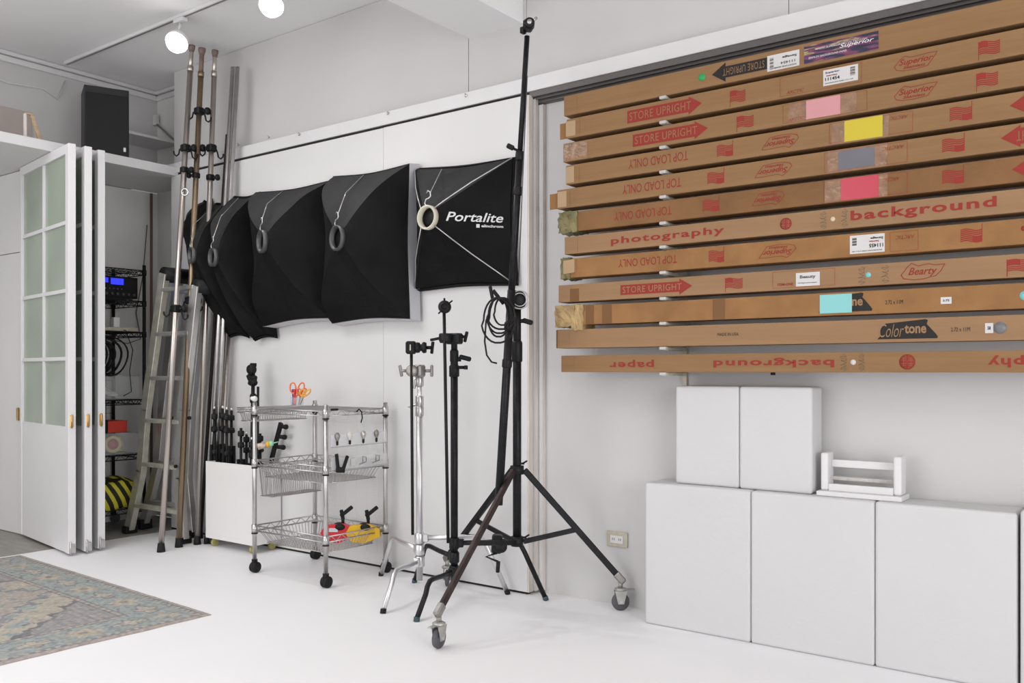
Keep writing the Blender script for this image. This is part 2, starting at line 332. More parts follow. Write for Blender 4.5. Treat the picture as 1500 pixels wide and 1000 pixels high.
# ================================================================== RUG
def rug():
    c0 = G(310,901); c0.z = 0; back = G(31,814)-G(310,901); back.z = 0; back.normalize()
    side = V((back.y,-back.x,0)); side = side if side.y < 0 else -side
    L1, L2 = 2.12, 3.1
    n1, n2 = 320, 470
    bm = bmesh.new(); cl = bm.loops.layers.float_color.new('Col')
    pal = dict(pink=(.46,.385,.35), beige=(.52,.465,.37), teal=(.325,.40,.40), blue=(.20,.225,.27), grey=(.30,.295,.315), dark=(.14,.135,.165), sand=(.44,.385,.32), gold=(.50,.40,.18))
    def mixc(a,b,t): t=max(0,min(1,t)); return tuple(a[i]*(1-t)+b[i]*t for i in range(3))
    def colr(a,b):
        e = min(a,b,L1-a,L2-b); nz = noise.noise(V((a*9,b*9,0))); nf = noise.noise(V((a*60,b*60,3))); nm = noise.noise(V((a*24,b*24,7)))
        # coordinate along border
        if min(a,L1-a) < min(b,L2-b): s = b
        else: s = a
        if e < .028: c = pal['pink']
        elif e < .036: c = pal['dark']
        elif e < .05: c = pal['beige'] if (math.sin(s*150) > 0) else pal['blue']
        elif e < .262:
            c = pal['teal']; k = s/.21; f = (k-math.floor(k)-.5)*.21; v = e-.155; i = int(math.floor(k))
            if i%2==0:
                an = math.atan2(v,f); r = math.hypot(f*.85,v*1.0); R = .062+.012*math.cos(6*an)
                if r < R: c = pal['beige']
                if R-.006 < r < R+.003: c = pal['sand']
                if r < .026: c = pal['gold'] if r>.016 else pal['blue']
            else:
                an = math.atan2(v,f); r = math.hypot(f*.75,v*1.15); R = .056+.013*math.cos(4*an)+.005*math.cos(9*an)
                if r < R: c = pal['blue']
                if r < R-.013: c = pal['beige'] if nm>-.15 else pal['sand']
            q = math.sin(s*46+2*math.sin(v*60)) * math.sin(v*58+1.3*math.sin(s*29))
            if c is pal['teal'] and q > .72: c = pal['blue']
            if c is pal['teal'] and q < -.75: c = pal['sand']
        elif e < .272: c = pal['dark']
        elif e < .292: c = pal['beige'] if (math.sin(s*120) > -.2) else pal['grey']
        elif e < .300: c = pal['dark']
        else:
            A = min(a,L1-a)-.30; Bb = min(b,L2-b)-.30
            t = A/.62 + Bb/.62; st = .55*t+.45*(math.floor(A/.05)*.05/.62 + math.floor(Bb/.05)*.05/.62)+.10*nz+.05*nm+.06*math.sin(A*34)*math.sin(Bb*34)
            if st < .62:
                c = pal['grey'] if math.sin(Bb*150) > -.1 else mixc(pal['pink'],pal['grey'],.45)
                if nz > .33: c = pal['blue']
            elif st < .72: c = pal['dark']
            elif st < 1.08: c = pal['beige'] if nz > -.28 else pal['teal']
            elif st < 1.16: c = pal['blue']
            elif st < 1.7: c = mixc(pal['sand'],pal['pink'],.5+nz*2) if nm > -.35 else pal['teal']
            elif st < 1.78: c = pal['gold']
            else: c = mixc(pal['teal'],pal['grey'],.5+nz)
        c = mixc(c, (.36,.345,.325), .33 + .5*max(0,nz) )
        k = .88+.26*nf+.16*nm
        return (c[0]*k, c[1]*k, c[2]*k, 1)
    vs = []
    for i in range(n1+1):
        row = []
        for j in range(n2+1):
            a = L1*i/n1; b = L2*j/n2
            w = .004*math.sin(b*13)+.003*math.sin(b*31+1)
            z = .0075 + .0007*noise.noise(V((a*90,b*90,0)))
            if i == 0: a += w*.5
            if j == 0: b += .003*math.sin(a*21)+.002*math.sin(a*57)
            if i in (0,n1) or j in (0,n2): z = .003
            row.append(bm.verts.new(c0+back*a+side*b+V((0,0,z))))
        vs.append(row)
    for i in range(n1):
        for j in range(n2):
            f = bm.faces.new((vs[i][j],vs[i+1][j],vs[i+1][j+1],vs[i][j+1])); f.smooth = True
            cc = colr(L1*(i+.5)/n1, L2*(j+.5)/n2)
            for l in f.loops: l[cl] = cc
    # edge skirt + underside
    per = [vs[i][0] for i in range(n1+1)]+[vs[n1][j] for j in range(1,n2+1)]+[vs[i][n2] for i in range(n1-1,-1,-1)]+[vs[0][j] for j in range(n2-1,0,-1)]
    low = [bm.verts.new((v.co.x,v.co.y,.0006)) for v in per]
    for k in range(len(per)):
        f = bm.faces.new((per[k],per[(k+1)%len(per)],low[(k+1)%len(per)],low[k]))
        for l in f.loops: l[cl] = (.46,.385,.35,1)
    f = bm.faces.new(low)
    for l in f.loops: l[cl] = (.4,.36,.32,1)
    m = bpy.data.materials.new('faded_woven_rug'); m.use_nodes = True; nt = m.node_tree; bb = nt.nodes['Principled BSDF']; bb.inputs['Roughness'].default_value = .95
    at = nt.nodes.new('ShaderNodeVertexColor'); at.layer_name = 'Col'
    nt.links.new(at.outputs['Color'], bb.inputs['Base Color']); M['rug'] = m
    mb = MB(); mb.bm.free(); mb.bm = bm
    o = mb.build('patterned_rug','rug',None,origin=c0)
    tag(o,'faded teal, beige and grey patterned rug on the white floor','rug')
rug()
# ================================================================== FOLDING DOORS
def folding_door(n, near, far, label, th=.045, detail=True):
    near = V(near); far = V(far); ex = (far-near); ex.z=0; Wd = ex.length; ex.normalize()
    ey = V((ex.y,-ex.x,0)); ey = ey if ey.y < 0 else -ey       # towards the camera side
    xf = Matrix(((ex.x,-ey.x,0,near.x),(ex.y,-ey.y,0,near.y),(0,0,1,0),(0,0,0,1)))   # local x along panel, local y away from camera
    t = thing('folding_door', label, 'door', near, 'folding doors with glazed tops')
    z0,z1 = .016,2.562; zs = .80
    f = MB(xf); sw = .055
    f.box(0,sw,0,th,z0,z1,.002,1); f.box(Wd-sw*.7,Wd,0,th,z0,z1,.002,1); f.box(sw,Wd-sw*.7,0,th,z1-.06,z1,.002,1)
    f.build('frame','door',t)
    MB(xf).box(sw,Wd-sw*.7,.004,th-.004,z0,zs,.002,1).build('lower_panel','door',t)
    mid = (sw+Wd-sw*.7)/2; mw = .013
    MB(xf).box(mid-mw,mid+mw,.004,th-.004,zs,z1-.06,.001,1).build('glazing_bar','door',t)
    hs = [zs+(z1-.06-zs)*k/4 for k in range(5)]
    for k in range(1,4):
        for a,b in ((sw,mid-mw),(mid+mw,Wd-sw*.7)): MB(xf).box(a,b,.004,th-.004,hs[k]-.012,hs[k]+.012,.001,1).build('glazing_bar','door',t)
    for k in range(4):
        for a,b in ((sw,mid-mw),(mid+mw,Wd-sw*.7)):
            MB(xf).box(a,b,.016,th-.016,hs[k]+(.012 if k else 0),hs[k+1]-(.012 if k<3 else 0)).build('glass_pane','glass',t)
    h = MB(xf)
    h.box(-.006,.004,.008,.030,.80,.875,.004,1).tube([V((-.008,.019,.795)),V((-.008,.019,.88))],.0055,8)
    h.build('hinge','brass',t)
    h = MB(xf); h.box(-.010,.02,.006,th-.006,.018,.075,.004,1).tube([V((-.006,.012,.005)),V((-.006,.012,.09))],.006,8)
    h.build('floor_pivot','steel',t)
    return t
nA, fA = G(100,815), G(29,785)
folding_door(0, nA, fA, 'white folding door with green glass panes, nearest to the rug')
dd = V((-.02,.098,0))
folding_door(1, nA+dd+V((.03,0,0)), fA+dd, 'white folding door edge, middle one of the three folded leaves')
folding_door(2, nA+dd*2+V((.028,0,0)), fA+dd*2-V((.0,.02,0)), 'white folding door edge, leaf nearest to the closet opening')
p = P(27,593,2.95); o = MB().box(p.x-.01,p.x+.012,2.938,2.954,.80,.89,.003).build('door_hinge','brass'); tag(o,'brass hinge at the left edge of the glazed folding door','hinge')

# ================================================================== CLOSET UPPER SHELF CONTENTS
def speaker():
    a = V((-5.83,3.375,2.6305)); dirf = V((-.40,-.92,0)).normalized()         # front edge runs from a (right) to the left
    nrm = V((dirf.y,-dirf.x,0)); nrm = nrm if nrm.x > 0 else -nrm            # front faces room
    w,h,dp = .285,.475,.26
    c = a+dirf*w/2 - nrm*dp/2
    xf = Matrix(((nrm.x,-dirf.x,0,c.x),(nrm.y,-dirf.y,0,c.y),(0,0,1,c.z),(0,0,0,1)))
    t = thing('loudspeaker','black loudspeaker box on the high white shelf','speaker',c)
    MB(xf).box(-dp/2,dp/2-.012,-w/2,w/2,0,h,.006).build('cabinet','speakerwood',t)
    MB(xf).box(dp/2-.012,dp/2,-w/2+.012,w/2-.004,.008,h-.05,.004).build('grille','black',t)
    q = xf @ V((dp/2+.002, w/2-.03,.055))
    MB().obox(q,(.016,.004,.03),None,Matrix.Rotation(math.atan2(dirf.y,dirf.x)+.0,3,'Z'),.001).build('badge','steel',t,'small silver badge')
M['speakerwood'] = mat('charcoal_vinyl', (.03,.03,.033), .5)
M['pinkboard']=mat('pale_pinkish_board',(.52,.46,.43),.7,var=.06,vs=6)
speaker()
ib = thing('wall_shelf','small white shelf on a bracket in the closet top','shelf',(XEND+.2,3.8,2.9))
B('board','trim',ib, XEND+.002, XEND+.32, 3.45, 3.99, 2.905, 2.925,.002)
MB().tube([V((XEND+.02,3.97,3.12)),V((XEND+.30,3.97,2.93))],.008,6).build('bracket','greymetal',ib)
MB().box(XEND+.005,XEND+.05,3.955,3.985,3.10,3.18,.003).build('bracket_plate','trim',ib)
a = P(30,200,2.9)
q0=V((-5.86,2.71,2.6315)); fr = thing('wooden_frame','small pale wooden frame leaning on the high shelf','frame',q0)
MB().obox(q0+V((0,.045,.078)),(.02,.022,.165),V((0,-.35,1)),None,.002).build('frame_bar','wood',fr)
MB().obox(q0+V((0,-.022,.079)),(.02,.014,.155),V((0,0,1)),None,.002).build('frame_bar','jamb',fr)
MB().obox(q0+V((0,.0,.160)),(.018,.045,.012),V((0,0,1)),None,.002).build('frame_bar','wood',fr)
o = MB().box(XEND+.002,XEND+.014,2.3,3.02,2.64,2.98,.002).build('wood_board','pinkboard'); tag(o,'pale unpainted board against the wall on the high shelf','board')
o = MB().tube([V((XEND+.01,2.3,3.2)),V((XEND+.012,2.65,3.19)),V((XEND+.012,2.85,3.15)),V((XEND+.012,3.1,3.17)),V((XEND+.012,3.2,3.12)),V((XEND+.012,3.26,3.27))],.005,6).build('wall_cable','trim'); tag(o,'white cable running along the wall below the cornice','cable')
o = MB().tube([V((XEND+.03,3.93,2.55)),V((XEND+.03,3.93,.3))],.011,8).build('wall_conduit','brownpipe'); tag(o,'brown conduit running down the closet corner','pipe')
o = MB().tube([V((XEND+.02,3.90,2.3)),V((XEND+.03,3.86,1.9)),V((XEND+.03,3.80,1.6)),V((XEND+.03,3.84,1.4)),V((XEND+.05,3.72,1.36)),V((XEND+.1,3.5,1.40))],.004,6).build('hanging_wire','brownpipe'); tag(o,'thin reddish wire drooping behind the black wire rack','cable')

# ================================================================== WIRE SHELVING
def wire_shelf(name, x0,x1,y0,y1,z, mt, parent, sp=.026, truss=.03, r=.0028, along='x', top=True):
    m = MB()
    for zz in (z, z-truss): m.tube([(x0,y0,zz),(x1,y0,zz),(x1,y1,zz),(x0,y1,zz)],r*1.3,5,closed=True)
    def zig(a,b):
        a=V(a);b=V(b);n=max(4,int((b-a).length/.035)); pts=[a.lerp(b,k/n)+V((0,0,0 if k%2 else -truss)) for k in range(n+1)]
        m.tube(pts,r*.8,4)
    zig((x0,y0,z),(x1,y0,z)); zig((x1,y0,z),(x1,y1,z)); zig((x0,y1,z),(x1,y1,z)); zig((x0,y0,z),(x0,y1,z))
    if top:
        if along=='x':
            n=int((y1-y0)/sp)
            for k in range(1,n): m.tube([(x0,y0+(y1-y0)*k/n,z+.002),(x1,y0+(y1-y0)*k/n,z+.002)],r*.8,4)
            for k in (1,2): m.tube([(x0+(x1-x0)*k/3,y0,z-.003),(x0+(x1-x0)*k/3,y1,z-.003)],r,4)
        else:
            n=int((x1-x0)/sp)
            for k in range(1,n): m.tube([(x0+(x1-x0)*k/n,y0,z+.002),(x0+(x1-x0)*k/n,y1,z+.002)],r*.8,4)
            for k in (1,2): m.tube([(x0,y0+(y1-y0)*k/3,z-.003),(x1,y0+(y1-y0)*k/3,z-.003)],r,4)
    return m.build(name, mt, parent)
def basket(name,x0,x1,y0,y1,z1,z0,mt,parent,taper=.03,sp=.025,r=.0017,rim=True):
    m = MB(); q = taper
    T = [V((x0,y0,z1)),V((x1,y0,z1)),V((x1,y1,z1)),V((x0,y1,z1))]; Bt = [V((x0+q,y0+q,z0)),V((x1-q,y0+q,z0)),V((x1-q,y1-q,z0)),V((x0+q,y1-q,z0))]
    m.tube(T,r*1.6,5,closed=True); m.tube(Bt,r*1.4,5,closed=True)
    for s_ in range(4):
        a,b,c,d = T[s_],T[(s_+1)%4],Bt[s_],Bt[(s_+1)%4]; n = max(3,int((b-a).length/sp))
        for k in range(1,n): m.tube([a.lerp(b,k/n),c.lerp(d,k/n)],r,4)
    n = int((x1-x0-2*q)/sp)
    for k in range(1,n): X = x0+q+(x1-x0-2*q)*k/n; m.tube([(X,y0+q,z0),(X,y1-q,z0)],r,4)
    n = int((y1-y0-2*q)/sp)
    for k in range(1,n): Y = y0+q+(y1-y0-2*q)*k/n; m.tube([(x0+q,Y,z0-.002),(x1-q,Y,z0-.002)],r,4)
    return m.build(name, mt, parent)

def closet_rack():
    x0,x1,y0,y1 = -6.44,-6.02,3.16,3.60
    t = thing('wire_rack','tall black wire shelving rack standing inside the closet','rack',((x0+x1)/2,(y0+y1)/2,0))
    for x in (x0,x1):
        for y in (y0,y1):
            p = MB().cyl((x,y,.10),(x,y,1.92),.0125,10)
            for zz in (1.88,1.655,1.43,.94,.545,.16): p.cyl((x,y,zz-.035),(x,y,zz+.005),.017,10)
            p.build('post','black',t)
            cs = MB().box(x-.012,x+.012,y-.018,y+.018,.055,.10,.003).build('caster','black',t)
            MB().cyl((x-.012,y+.015,.034),(x+.012,y+.015,.034),.034,14).build('wheel','rubber',cs)
    for z in (1.88,1.655,1.43,.94,.545,.16): wire_shelf('wire_shelf',x0,x1,y0,y1,z,'black',t,sp=.03,truss=.032,r=.003)
    m = MB()
    for k in range(9): m.tube([(x0-.006,y0+(y1-y0)*k/8,.95),(x0-.006,y0+(y1-y0)*k/8,1.4)],.0018,4)
    for k in range(8): m.tube([(x0-.008,y0,.95+.45*k/7),(x0-.008,y1,.95+.45*k/7)],.0018,4)
    m.build('back_grid','black',t)
    m = MB()
    for k in range(9): m.tube([(x0-.006,y0+(y1-y0)*k/8,.55),(x0-.006,y0+(y1-y0)*k/8,.9)],.0018,4)
    for k in range(6): m.tube([(x0-.008,y0,.55+.35*k/5),(x0-.008,y1,.55+.35*k/5)],.0018,4)
    m.build('back_grid','black',t)
    # receiver
    zr = 1.661
    r = thing('audio_receiver','black audio receiver with a lit blue display on the wire rack','audio',(-6.2,3.3,zr))
    MB().box(-6.42,-6.045,3.18,3.565,zr+.012,zr+.165,.004).build('case','black',r)
    for x in (-6.38,-6.08):
        for y in (3.21,3.53): MB().cyl((x,y,zr),(x,y,zr+.012),.014,10).build('foot','rubber',r)
    for a,b in ((3.19,3.28),(3.295,3.34),(3.36,3.455)): MB().box(-6.0448,-6.043,a,b,zr+.115 if b-a<.06 else zr+.105,zr+.15,.0005).build('display','display',r,'lit blue display window')
    k = MB()
    for q in range(9): k.cyl((-6.045,3.20+.03*q,zr+.075),(-6.040,3.20+.03*q,zr+.075),.0035,8)
    k.build('button_row','steel',r)
    for q in range(9): MB().cyl((-6.046,3.20+.041*q,zr+.038),(-6.028,3.20+.041*q,zr+.038),.010,12).build('knob','ring_dark',r)
    # router
    r = thing('network_box','flat white network box on the wire rack','router',(-6.15,3.35,1.436))
    MB().box(-6.25,-6.05,3.20,3.575,1.436,1.462,.004).build('case','outlet',r)
    r = MB().box(-6.12,-6.075,3.40,3.445,1.463,1.535,.004).build('power_adapter','white'); tag(r,'white upright adapter standing on the flat network box','adapter')
    r = MB().tube([V((-6.1,3.42,1.46)),V((-6.04,3.47,1.44)),V((-6.0,3.5,1.30)),V((-5.99,3.47,1.15)),V((-6.0,3.49,1.0)),V((-6.02,3.44,.97))],.0035,6).build('cord','black'); tag(r,'thin black cord hanging in front of the wire rack','cable')
    # coil of cable on the bin
    t2 = thing('cable_coil','large coil of black cable hung in the wire rack','cable',(-6.2,3.25,1.1))
    for q in range(9):
        R = .135+.012*random.uniform(-1,1); yy=3.27+.014*random.uniform(-1,1)+q*.008; xx=-6.2+.02*q
        MB().tube([V((xx+.012*math.sin(3*a_/28*6.28),yy+R*math.cos(a_/28*6.283),1.255+R*1.0*math.sin(a_/28*6.283))) for a_ in range(28)],.0065,6,closed=True).build('cable_loop','black',t2)
    # clear bins
    def clear_bin(z,h,ya,yb,label):
        b = thing('clear_storage_bin',label,'bin',(-6.2,(ya+yb)/2,z))
        m = MB(); xa,xb=-6.38,-6.05; th=.003
        m.box(xa,xb,ya,yb,z,z+th); m.box(xa,xa+th,ya,yb,z+th,z+h); m.box(xb-th,xb,ya,yb,z+th,z+h); m.box(xa+th,xb-th,ya,ya+th,z+th,z+h); m.box(xa+th,xb-th,yb-th,yb,z+th,z+h)
        m.build('bin_body','clear',b)
        m = MB().tube([(xa,ya,z+h),(xb,ya,z+h),(xb,yb,z+h),(xa,yb,z+h)],.005,5,closed=True); m.build('bin_rim','clear',b)
        return b
    clear_bin(.945,.17,3.19,3.58,'wide clear plastic bin below the black cable coil')
    clear_bin(.55,.15,3.19,3.57,'clear plastic bin holding tape rolls')
    for k,(yy,zz) in enumerate(((3.28,.965),(3.42,.975),(3.34,1.0))):
        o = MB().torus((-6.2+.04*k,yy,zz+.012),(.2*k,.1,1),.05,.012,18,6).build('adhesive_roll','white'); tag(o,['white coil lying left in the wide clear bin','white coil lying right in the wide clear bin','white coil on top in the wide clear bin'][k],'roll','white coils in the clear bin')
    tp = thing('tape_roll','yellow tape roll with magenta core in clear bin','tape',(-6.12,3.42,.556))
    MB().lathe((-6.15,3.42,.622),(1,-.2,0),[(.038,0),(.062,0),(.062,.05),(.038,.05)],24,close=True).build('tape','tapeyellow',tp)
    MB().lathe((-6.15,3.42,.622),(1,-.2,0),[(.0,.012),(.0375,.012),(.0375,.040),(.0,.040)],24).build('core','magenta',tp)
    tp = MB().lathe((-6.24,3.50,.617),(1,.9,0),[(.035,0),(.058,0),(.058,.05),(.035,.05)],24,close=True).build('tape_roll','tapeyellow'); tag(tp,'plain yellow tape roll behind the magenta-cored roll','tape')
    tp = MB().lathe((-6.2,3.26,.61),(1,0,0),[(.03,0),(.045,0),(.045,.05),(.03,.05)],20,close=True).build('tape_roll','greymetal'); tag(tp,'small grey roll at the left of the tape bin','tape')
    o = MB().box(-6.34,-6.08,3.20,3.36,.7065,.80,.003).build('carton','black'); tag(o,'black box lying on the tape bin','box')
    o = MB().box(-6.30,-6.09,3.365,3.51,.7065,.79,.002).build('carton','redbox'); tag(o,'small red box lying on the tape bin','box')
    # striped sandbag
    s_ = thing('sandbag','yellow and black striped sandbag on the lowest rack shelf','bag',(-6.18,3.36,.165))
    m = MB(); bm = m.bm; res = bmesh.ops.create_cube(bm,size=1); bmesh.ops.subdivide_edges(bm,edges=bm.edges[:],cuts=7,use_grid_fill=True)
    for v in bm.verts:
        c_=v.co; rr=max(abs(c_.x),abs(c_.y),abs(c_.z)); sph=c_.normalized()*.62; v.co=c_.lerp(sph,.45)
        v.co.x*=.36; v.co.y*=.42; v.co.z*=.20; v.co.z += .012*math.sin(v.co.y*22)+.01*math.sin(v.co.x*25+v.co.y*9)
        v.co += V((-6.19,3.38,.265))
    for f in bm.faces: f.smooth=True
    m.build('bag_body','stripes',s_)
    MB().tube([V((-6.1,3.2,.33)),V((-6.05,3.28,.37)),V((-6.05,3.42,.37)),V((-6.1,3.5,.34))],.012,6).build('bag_handle','black',s_)
closet_rack()

# ================================================================== LADDER
def ladder():
    t = thing('folding_ladder','tall scuffed aluminium folding ladder leaning beside the closet','ladder',G(228,780))
    YF,YR = 3.44,3.60
    def path(pts,Y): return [P(x,y,Y) for x,y in pts]
    Lf = path([(241,402),(214,600),(207,690),(190,772)],YF); Rf = path([(288,420),(268,600),(262,700),(269,788)],YF)
    Lr = path([(262,402),(239,600),(232,680),(212,762)],YR); Rr = path([(298,420),(279,600),(274,700),(281,778)],YR)
    for pts,mt in ((Lf,'alu2'),(Rf,'alu'),(Lr,'alu'),(Rr,'alu')):
        m = MB()
        for a,b in zip(pts[:-1],pts[1:]):
            d=(b-a); m.obox((a+b)/2,(.042,.075,d.length+.012),d,None,.003)
        m.build('stile',mt,t)
    def at_h(pts,z):
        for a,b in zip(pts[:-1],pts[1:]):
            if (a.z-z)*(b.z-z) <= 0: return a.lerp(b,(a.z-z)/(a.z-b.z))
        return pts[-1]
    for z in (.205,.50,.806,1.10,1.40,1.70):
        for A,Bq,mt in ((Lf,Rf,'alu2' if z<1 else 'alu'),(Lr,Rr,'alu')):
            a,b = at_h(A,z),at_h(Bq,z); d=b-a
            MB().obox((a+b)/2,(.045,.028,d.length-.02),d,None,.004).build('rung',mt,t)
    for q in (Lf,Rf):
        c_=q[0]; MB().lathe(c_+V((0,-.01,.0)),(0,1,0),[(.0,0),(.052,0),(.052,.19),(.0,.19)],18).build('hinge_joint','black',t)
    for q in (Lf,Rf,Lr,Rr):
        c_=q[-1]; m=MB().box(c_.x-.03,c_.x+.03,c_.y-.045,c_.y+.045,0.001,max(.02,c_.z+.01),.006); m.build('rubber_foot','black',t)
    for (x,y) in ((250,612),(276,612),(256,683)):
        p=P(x,y,3.39); MB().cyl(p,p+V((0,.014,0)),.012,10).build('bolt','black',t)
ladder()

# ================================================================== LEANING POLES
gp = 'metal support poles leaning at the closet corner'
def pole(label, b, tp, r0, r1, m0, m1, brk=.955, foot=True):
    t = thing('support_pole', label, 'pole', (b.x,b.y,0), gp)
    k = b.lerp(tp,brk)
    MB().cyl(b+V((0,0,.03)),k,r0,14).build('lower_tube',m0,t)
    if brk < 1:
        MB().cyl(k-(tp-b).normalized()*.02,tp,r1,14).build('upper_tube',m1,t)
        MB().lathe(tp-(tp-b).normalized()*.045,(tp-b),[(r1*1.05,0),(r1*1.6,.03),(r1*1.6,.045)],14).build('top_cap','brownpipe',t)
        MB().lathe(k-(tp-b).normalized()*.03,(tp-b),[(r0*1.12,0),(r0*1.12,.035)],14).build('collar',m0,t)
    if foot: MB().lathe(b,(0,0,1),[(r0*1.45,0),(r0*1.35,.02),(r0*1.15,.05),(r0*1.1,.055)],14).build('foot_cap','black',t)
    return t
def tip(px,py,z): return pix(px,py,(z-CAMZ)*FPX/(HY-py))
poles=[]
b1,t1 = G(236,808),tip(281,67,3.34); b2,t2_ = G(262,801),tip(296,71,3.32); b3,t3 = G(289,797),tip(315,74,3.31)
pole('pale nickel pole, closest to the folding doors of the leaning poles',b1,t1,.0185,.014,'nickel','nickel')
pole('bronze-brown leaning pole with rusty upper tube',b2,t2_,.0185,.0155,'bronze','brownpipe',.95)
pole('pale pole with brown cap, third from the folding doors',b3,t3,.0175,.014,'nickel','nickel',.955)
b4,t4 = G(298,797),P(341,98,3.66); b5,t5 = G(304,797),P(348,98,3.675)
pole('plain thin steel pole, left one of the twin uncapped tubes',V((b4.x,3.53,0)),t4,.014,.014,'steel','steel',1)
pole('plain thin steel pole, right one of the twin uncapped tubes',V((b5.x,3.55,0)),t5,.014,.014,'steel','steel',1)
bd = P(294,780,3.62); pole('shorter dark tube behind the twin steel poles',V((bd.x,3.62,0)),P(333,197,3.66),.012,.012,'darktube','darktube',1)
for k,(bx_,tx_) in enumerate(((309,330),(315,337))):
    a=P(bx_,780,3.66); pole(['thin tube behind the pronged stands, left','thin tube behind the pronged stands, right'][k],V((a.x,3.67,0)),P(tx_,470,3.675),.011,.011,['bronze','nickel'][k],'steel',1,False)
# clamps with hooks on poles
def on(b,t,py):
    lo,hi=0.,1.
    for _ in range(40):
        m=(lo+hi)/2; q=b.lerp(t,m); d=q.dot(FW); y=HY-(q.z-CAMZ)/d*FPX
        if y>py: lo=m
        else: hi=m
    return b.lerp(t,lo)
def clamp(label,b,t,py,side,hooks=True,s=1.0):
    c_=on(b,t,py); q=thing('pole_clamp',label,'clamp',c_,'black clamps on the leaning poles')
    MB().obox(c_,(.055*s,.055*s,.05*s),V((0,0,1)),None,.008).build('jaw','black',q)
    k=c_+RT*side*.045*s-FW*.005
    MB().cyl(c_+RT*side*.02*s,k,.011*s,10).lathe(k,RT*side,[(.0,0),(.022*s,.0),(.026*s,.012*s),(.022*s,.026*s),(0,.026*s)],14).build('screw_knob','black',q)
    if hooks:
        for sg,dz in ((-1,-.01),(1,-.03)):
            h0=c_+RT*sg*.028*s; pts=[h0,h0+RT*sg*.012*s+V((0,0,dz)),h0+RT*sg*.018*s+V((0,0,dz-.03*s)),h0+RT*sg*.033*s+V((0,0,dz-.042*s)),h0+RT*sg*.048*s+V((0,0,dz-.03*s)),h0+RT*sg*.052*s+V((0,0,dz-.008*s))]
            MB().tube(pts,.0055*s,7).build('hook','black',q)
clamp('black hook clamp, topmost of all on the poles',b2,t2_,163,1)
clamp('black hook clamp upper on the palest pole',b1,t1,217,1)
clamp('black hook clamp upper on the third pole',b3,t3,217,-1)
clamp('black clamp below the hook clamp on the palest pole',b1,t1,249,1,False,.85)
clamp('black clamp on the bronze pole below its hook clamp',b2,t2_,257,-1,False,.8)
clamp('black clamp without hooks on the third pole',b3,t3,260,1,False,.85)
clamp('black hook clamp at half height on the palest pole',b1,t1,452,1)
clamp('black hook clamp at half height on the bronze pole',b2,t2_,440,1)
o=on(b1,t1,282); m=MB().torus(o+RT*.02-FW*.02,FW,.022,.005,16,6); q=m.build('ring_clip','chrome'); tag(q,'shiny ring clip on the palest leaning pole','clip')

# ================================================================== BIN WITH FOLDED STANDS
def stand_bin():
    x0,x1,y0,y1,z0,z1=-5.10,-4.60,3.485,3.70,.055,.557
    t=thing('rolling_bin','white rolling bin packed with folded black stands','bin',((x0+x1)/2,(y0+y1)/2,0)); th=.012
    B('front_panel','foamw',t,x0,x1,y0,y0+th,z0,z1,.002); B('back_panel','foamw',t,x0,x1,y1-th,y1,z0,z1-.02,.002)
    B('side_panel','foamw',t,x0,x0+th,y0+th,y1-th,z0,z1-.002); B('side_panel','foamw',t,x1-th,x1,y0+th,y1-th,z0,z1-.002); B('bottom_panel','foamw',t,x0+th,x1-th,y0+th,y1-th,z0,z0+.015)
    for x in (x0+.05,x1-.05):
        for y in (y0+.035,y1-.035):
            c_=MB().box(x-.014,x+.014,y-.012,y+.012,.03,z0,.002).build('caster','caster_yellow',t)
            MB().cyl((x-.01,y,.024),(x+.01,y,.024),.024,14).build('wheel','caster_yellow',c_)
    return x0,x1,y0,y1,z0,z1
M['foamw']=mat('white_melamine',(.82,.815,.80),.4)
stand_bin()
gs='folded black light stands in the white bin'
def folded_stand(label,px,pytop,Y,lean=0,tipc=True,cat='stand'):
    top=P(px,pytop,Y); bt=V((top.x-lean,Y,.072)); ax=(top-bt).normalized(); L=(top-bt).length
    t=thing('folded_stand',label,cat,bt,gs)
    MB().cyl(bt+ax*.02,top-ax*.02,.009,10).build('column','black',t)
    if tipc: MB().cyl(top-ax*.02,top,.007,10).build('spigot','chrome',t)
    for k in range(3):
        a=math.radians(120*k+20); o_=V((math.cos(a)*.0185,math.sin(a)*.0185,0))
        MB().obox(bt+ax*(L*.36)+o_,(.015,.019,L*.68),ax,None,.002).build('leg','black',t)
    for f in (.30,.62,.80,.90): MB().lathe(bt+ax*(L*f),ax,[(.019,0),(.021,.008),(.021,.03),(.017,.035)],12).build('collar','black',t)
    p_=bt+ax*(L*.82)+V((.02,-.005,0)); MB().cyl(p_,p_+V((.022,-.006,0)),.009,8).build('knob','black',t)
folded_stand('folded black light stand, leftmost in the white bin',314,595,3.555)
folded_stand('folded black light stand with bright tip, second in the white bin',326,594,3.60)
folded_stand('folded black light stand, third from the left in the bin',332,596,3.535)
folded_stand('folded black light stand, fourth from the left in the bin',339,597,3.59)
folded_stand('short folded black stand in the middle of the bin',353,622,3.54,tipc=False)
folded_stand('short folded black stand just right of the bin middle',361,632,3.60)
folded_stand('short folded black stand behind the cart post',369,640,3.545)
folded_stand('short folded black stand near the right end of the bin',381,630,3.60,tipc=False)
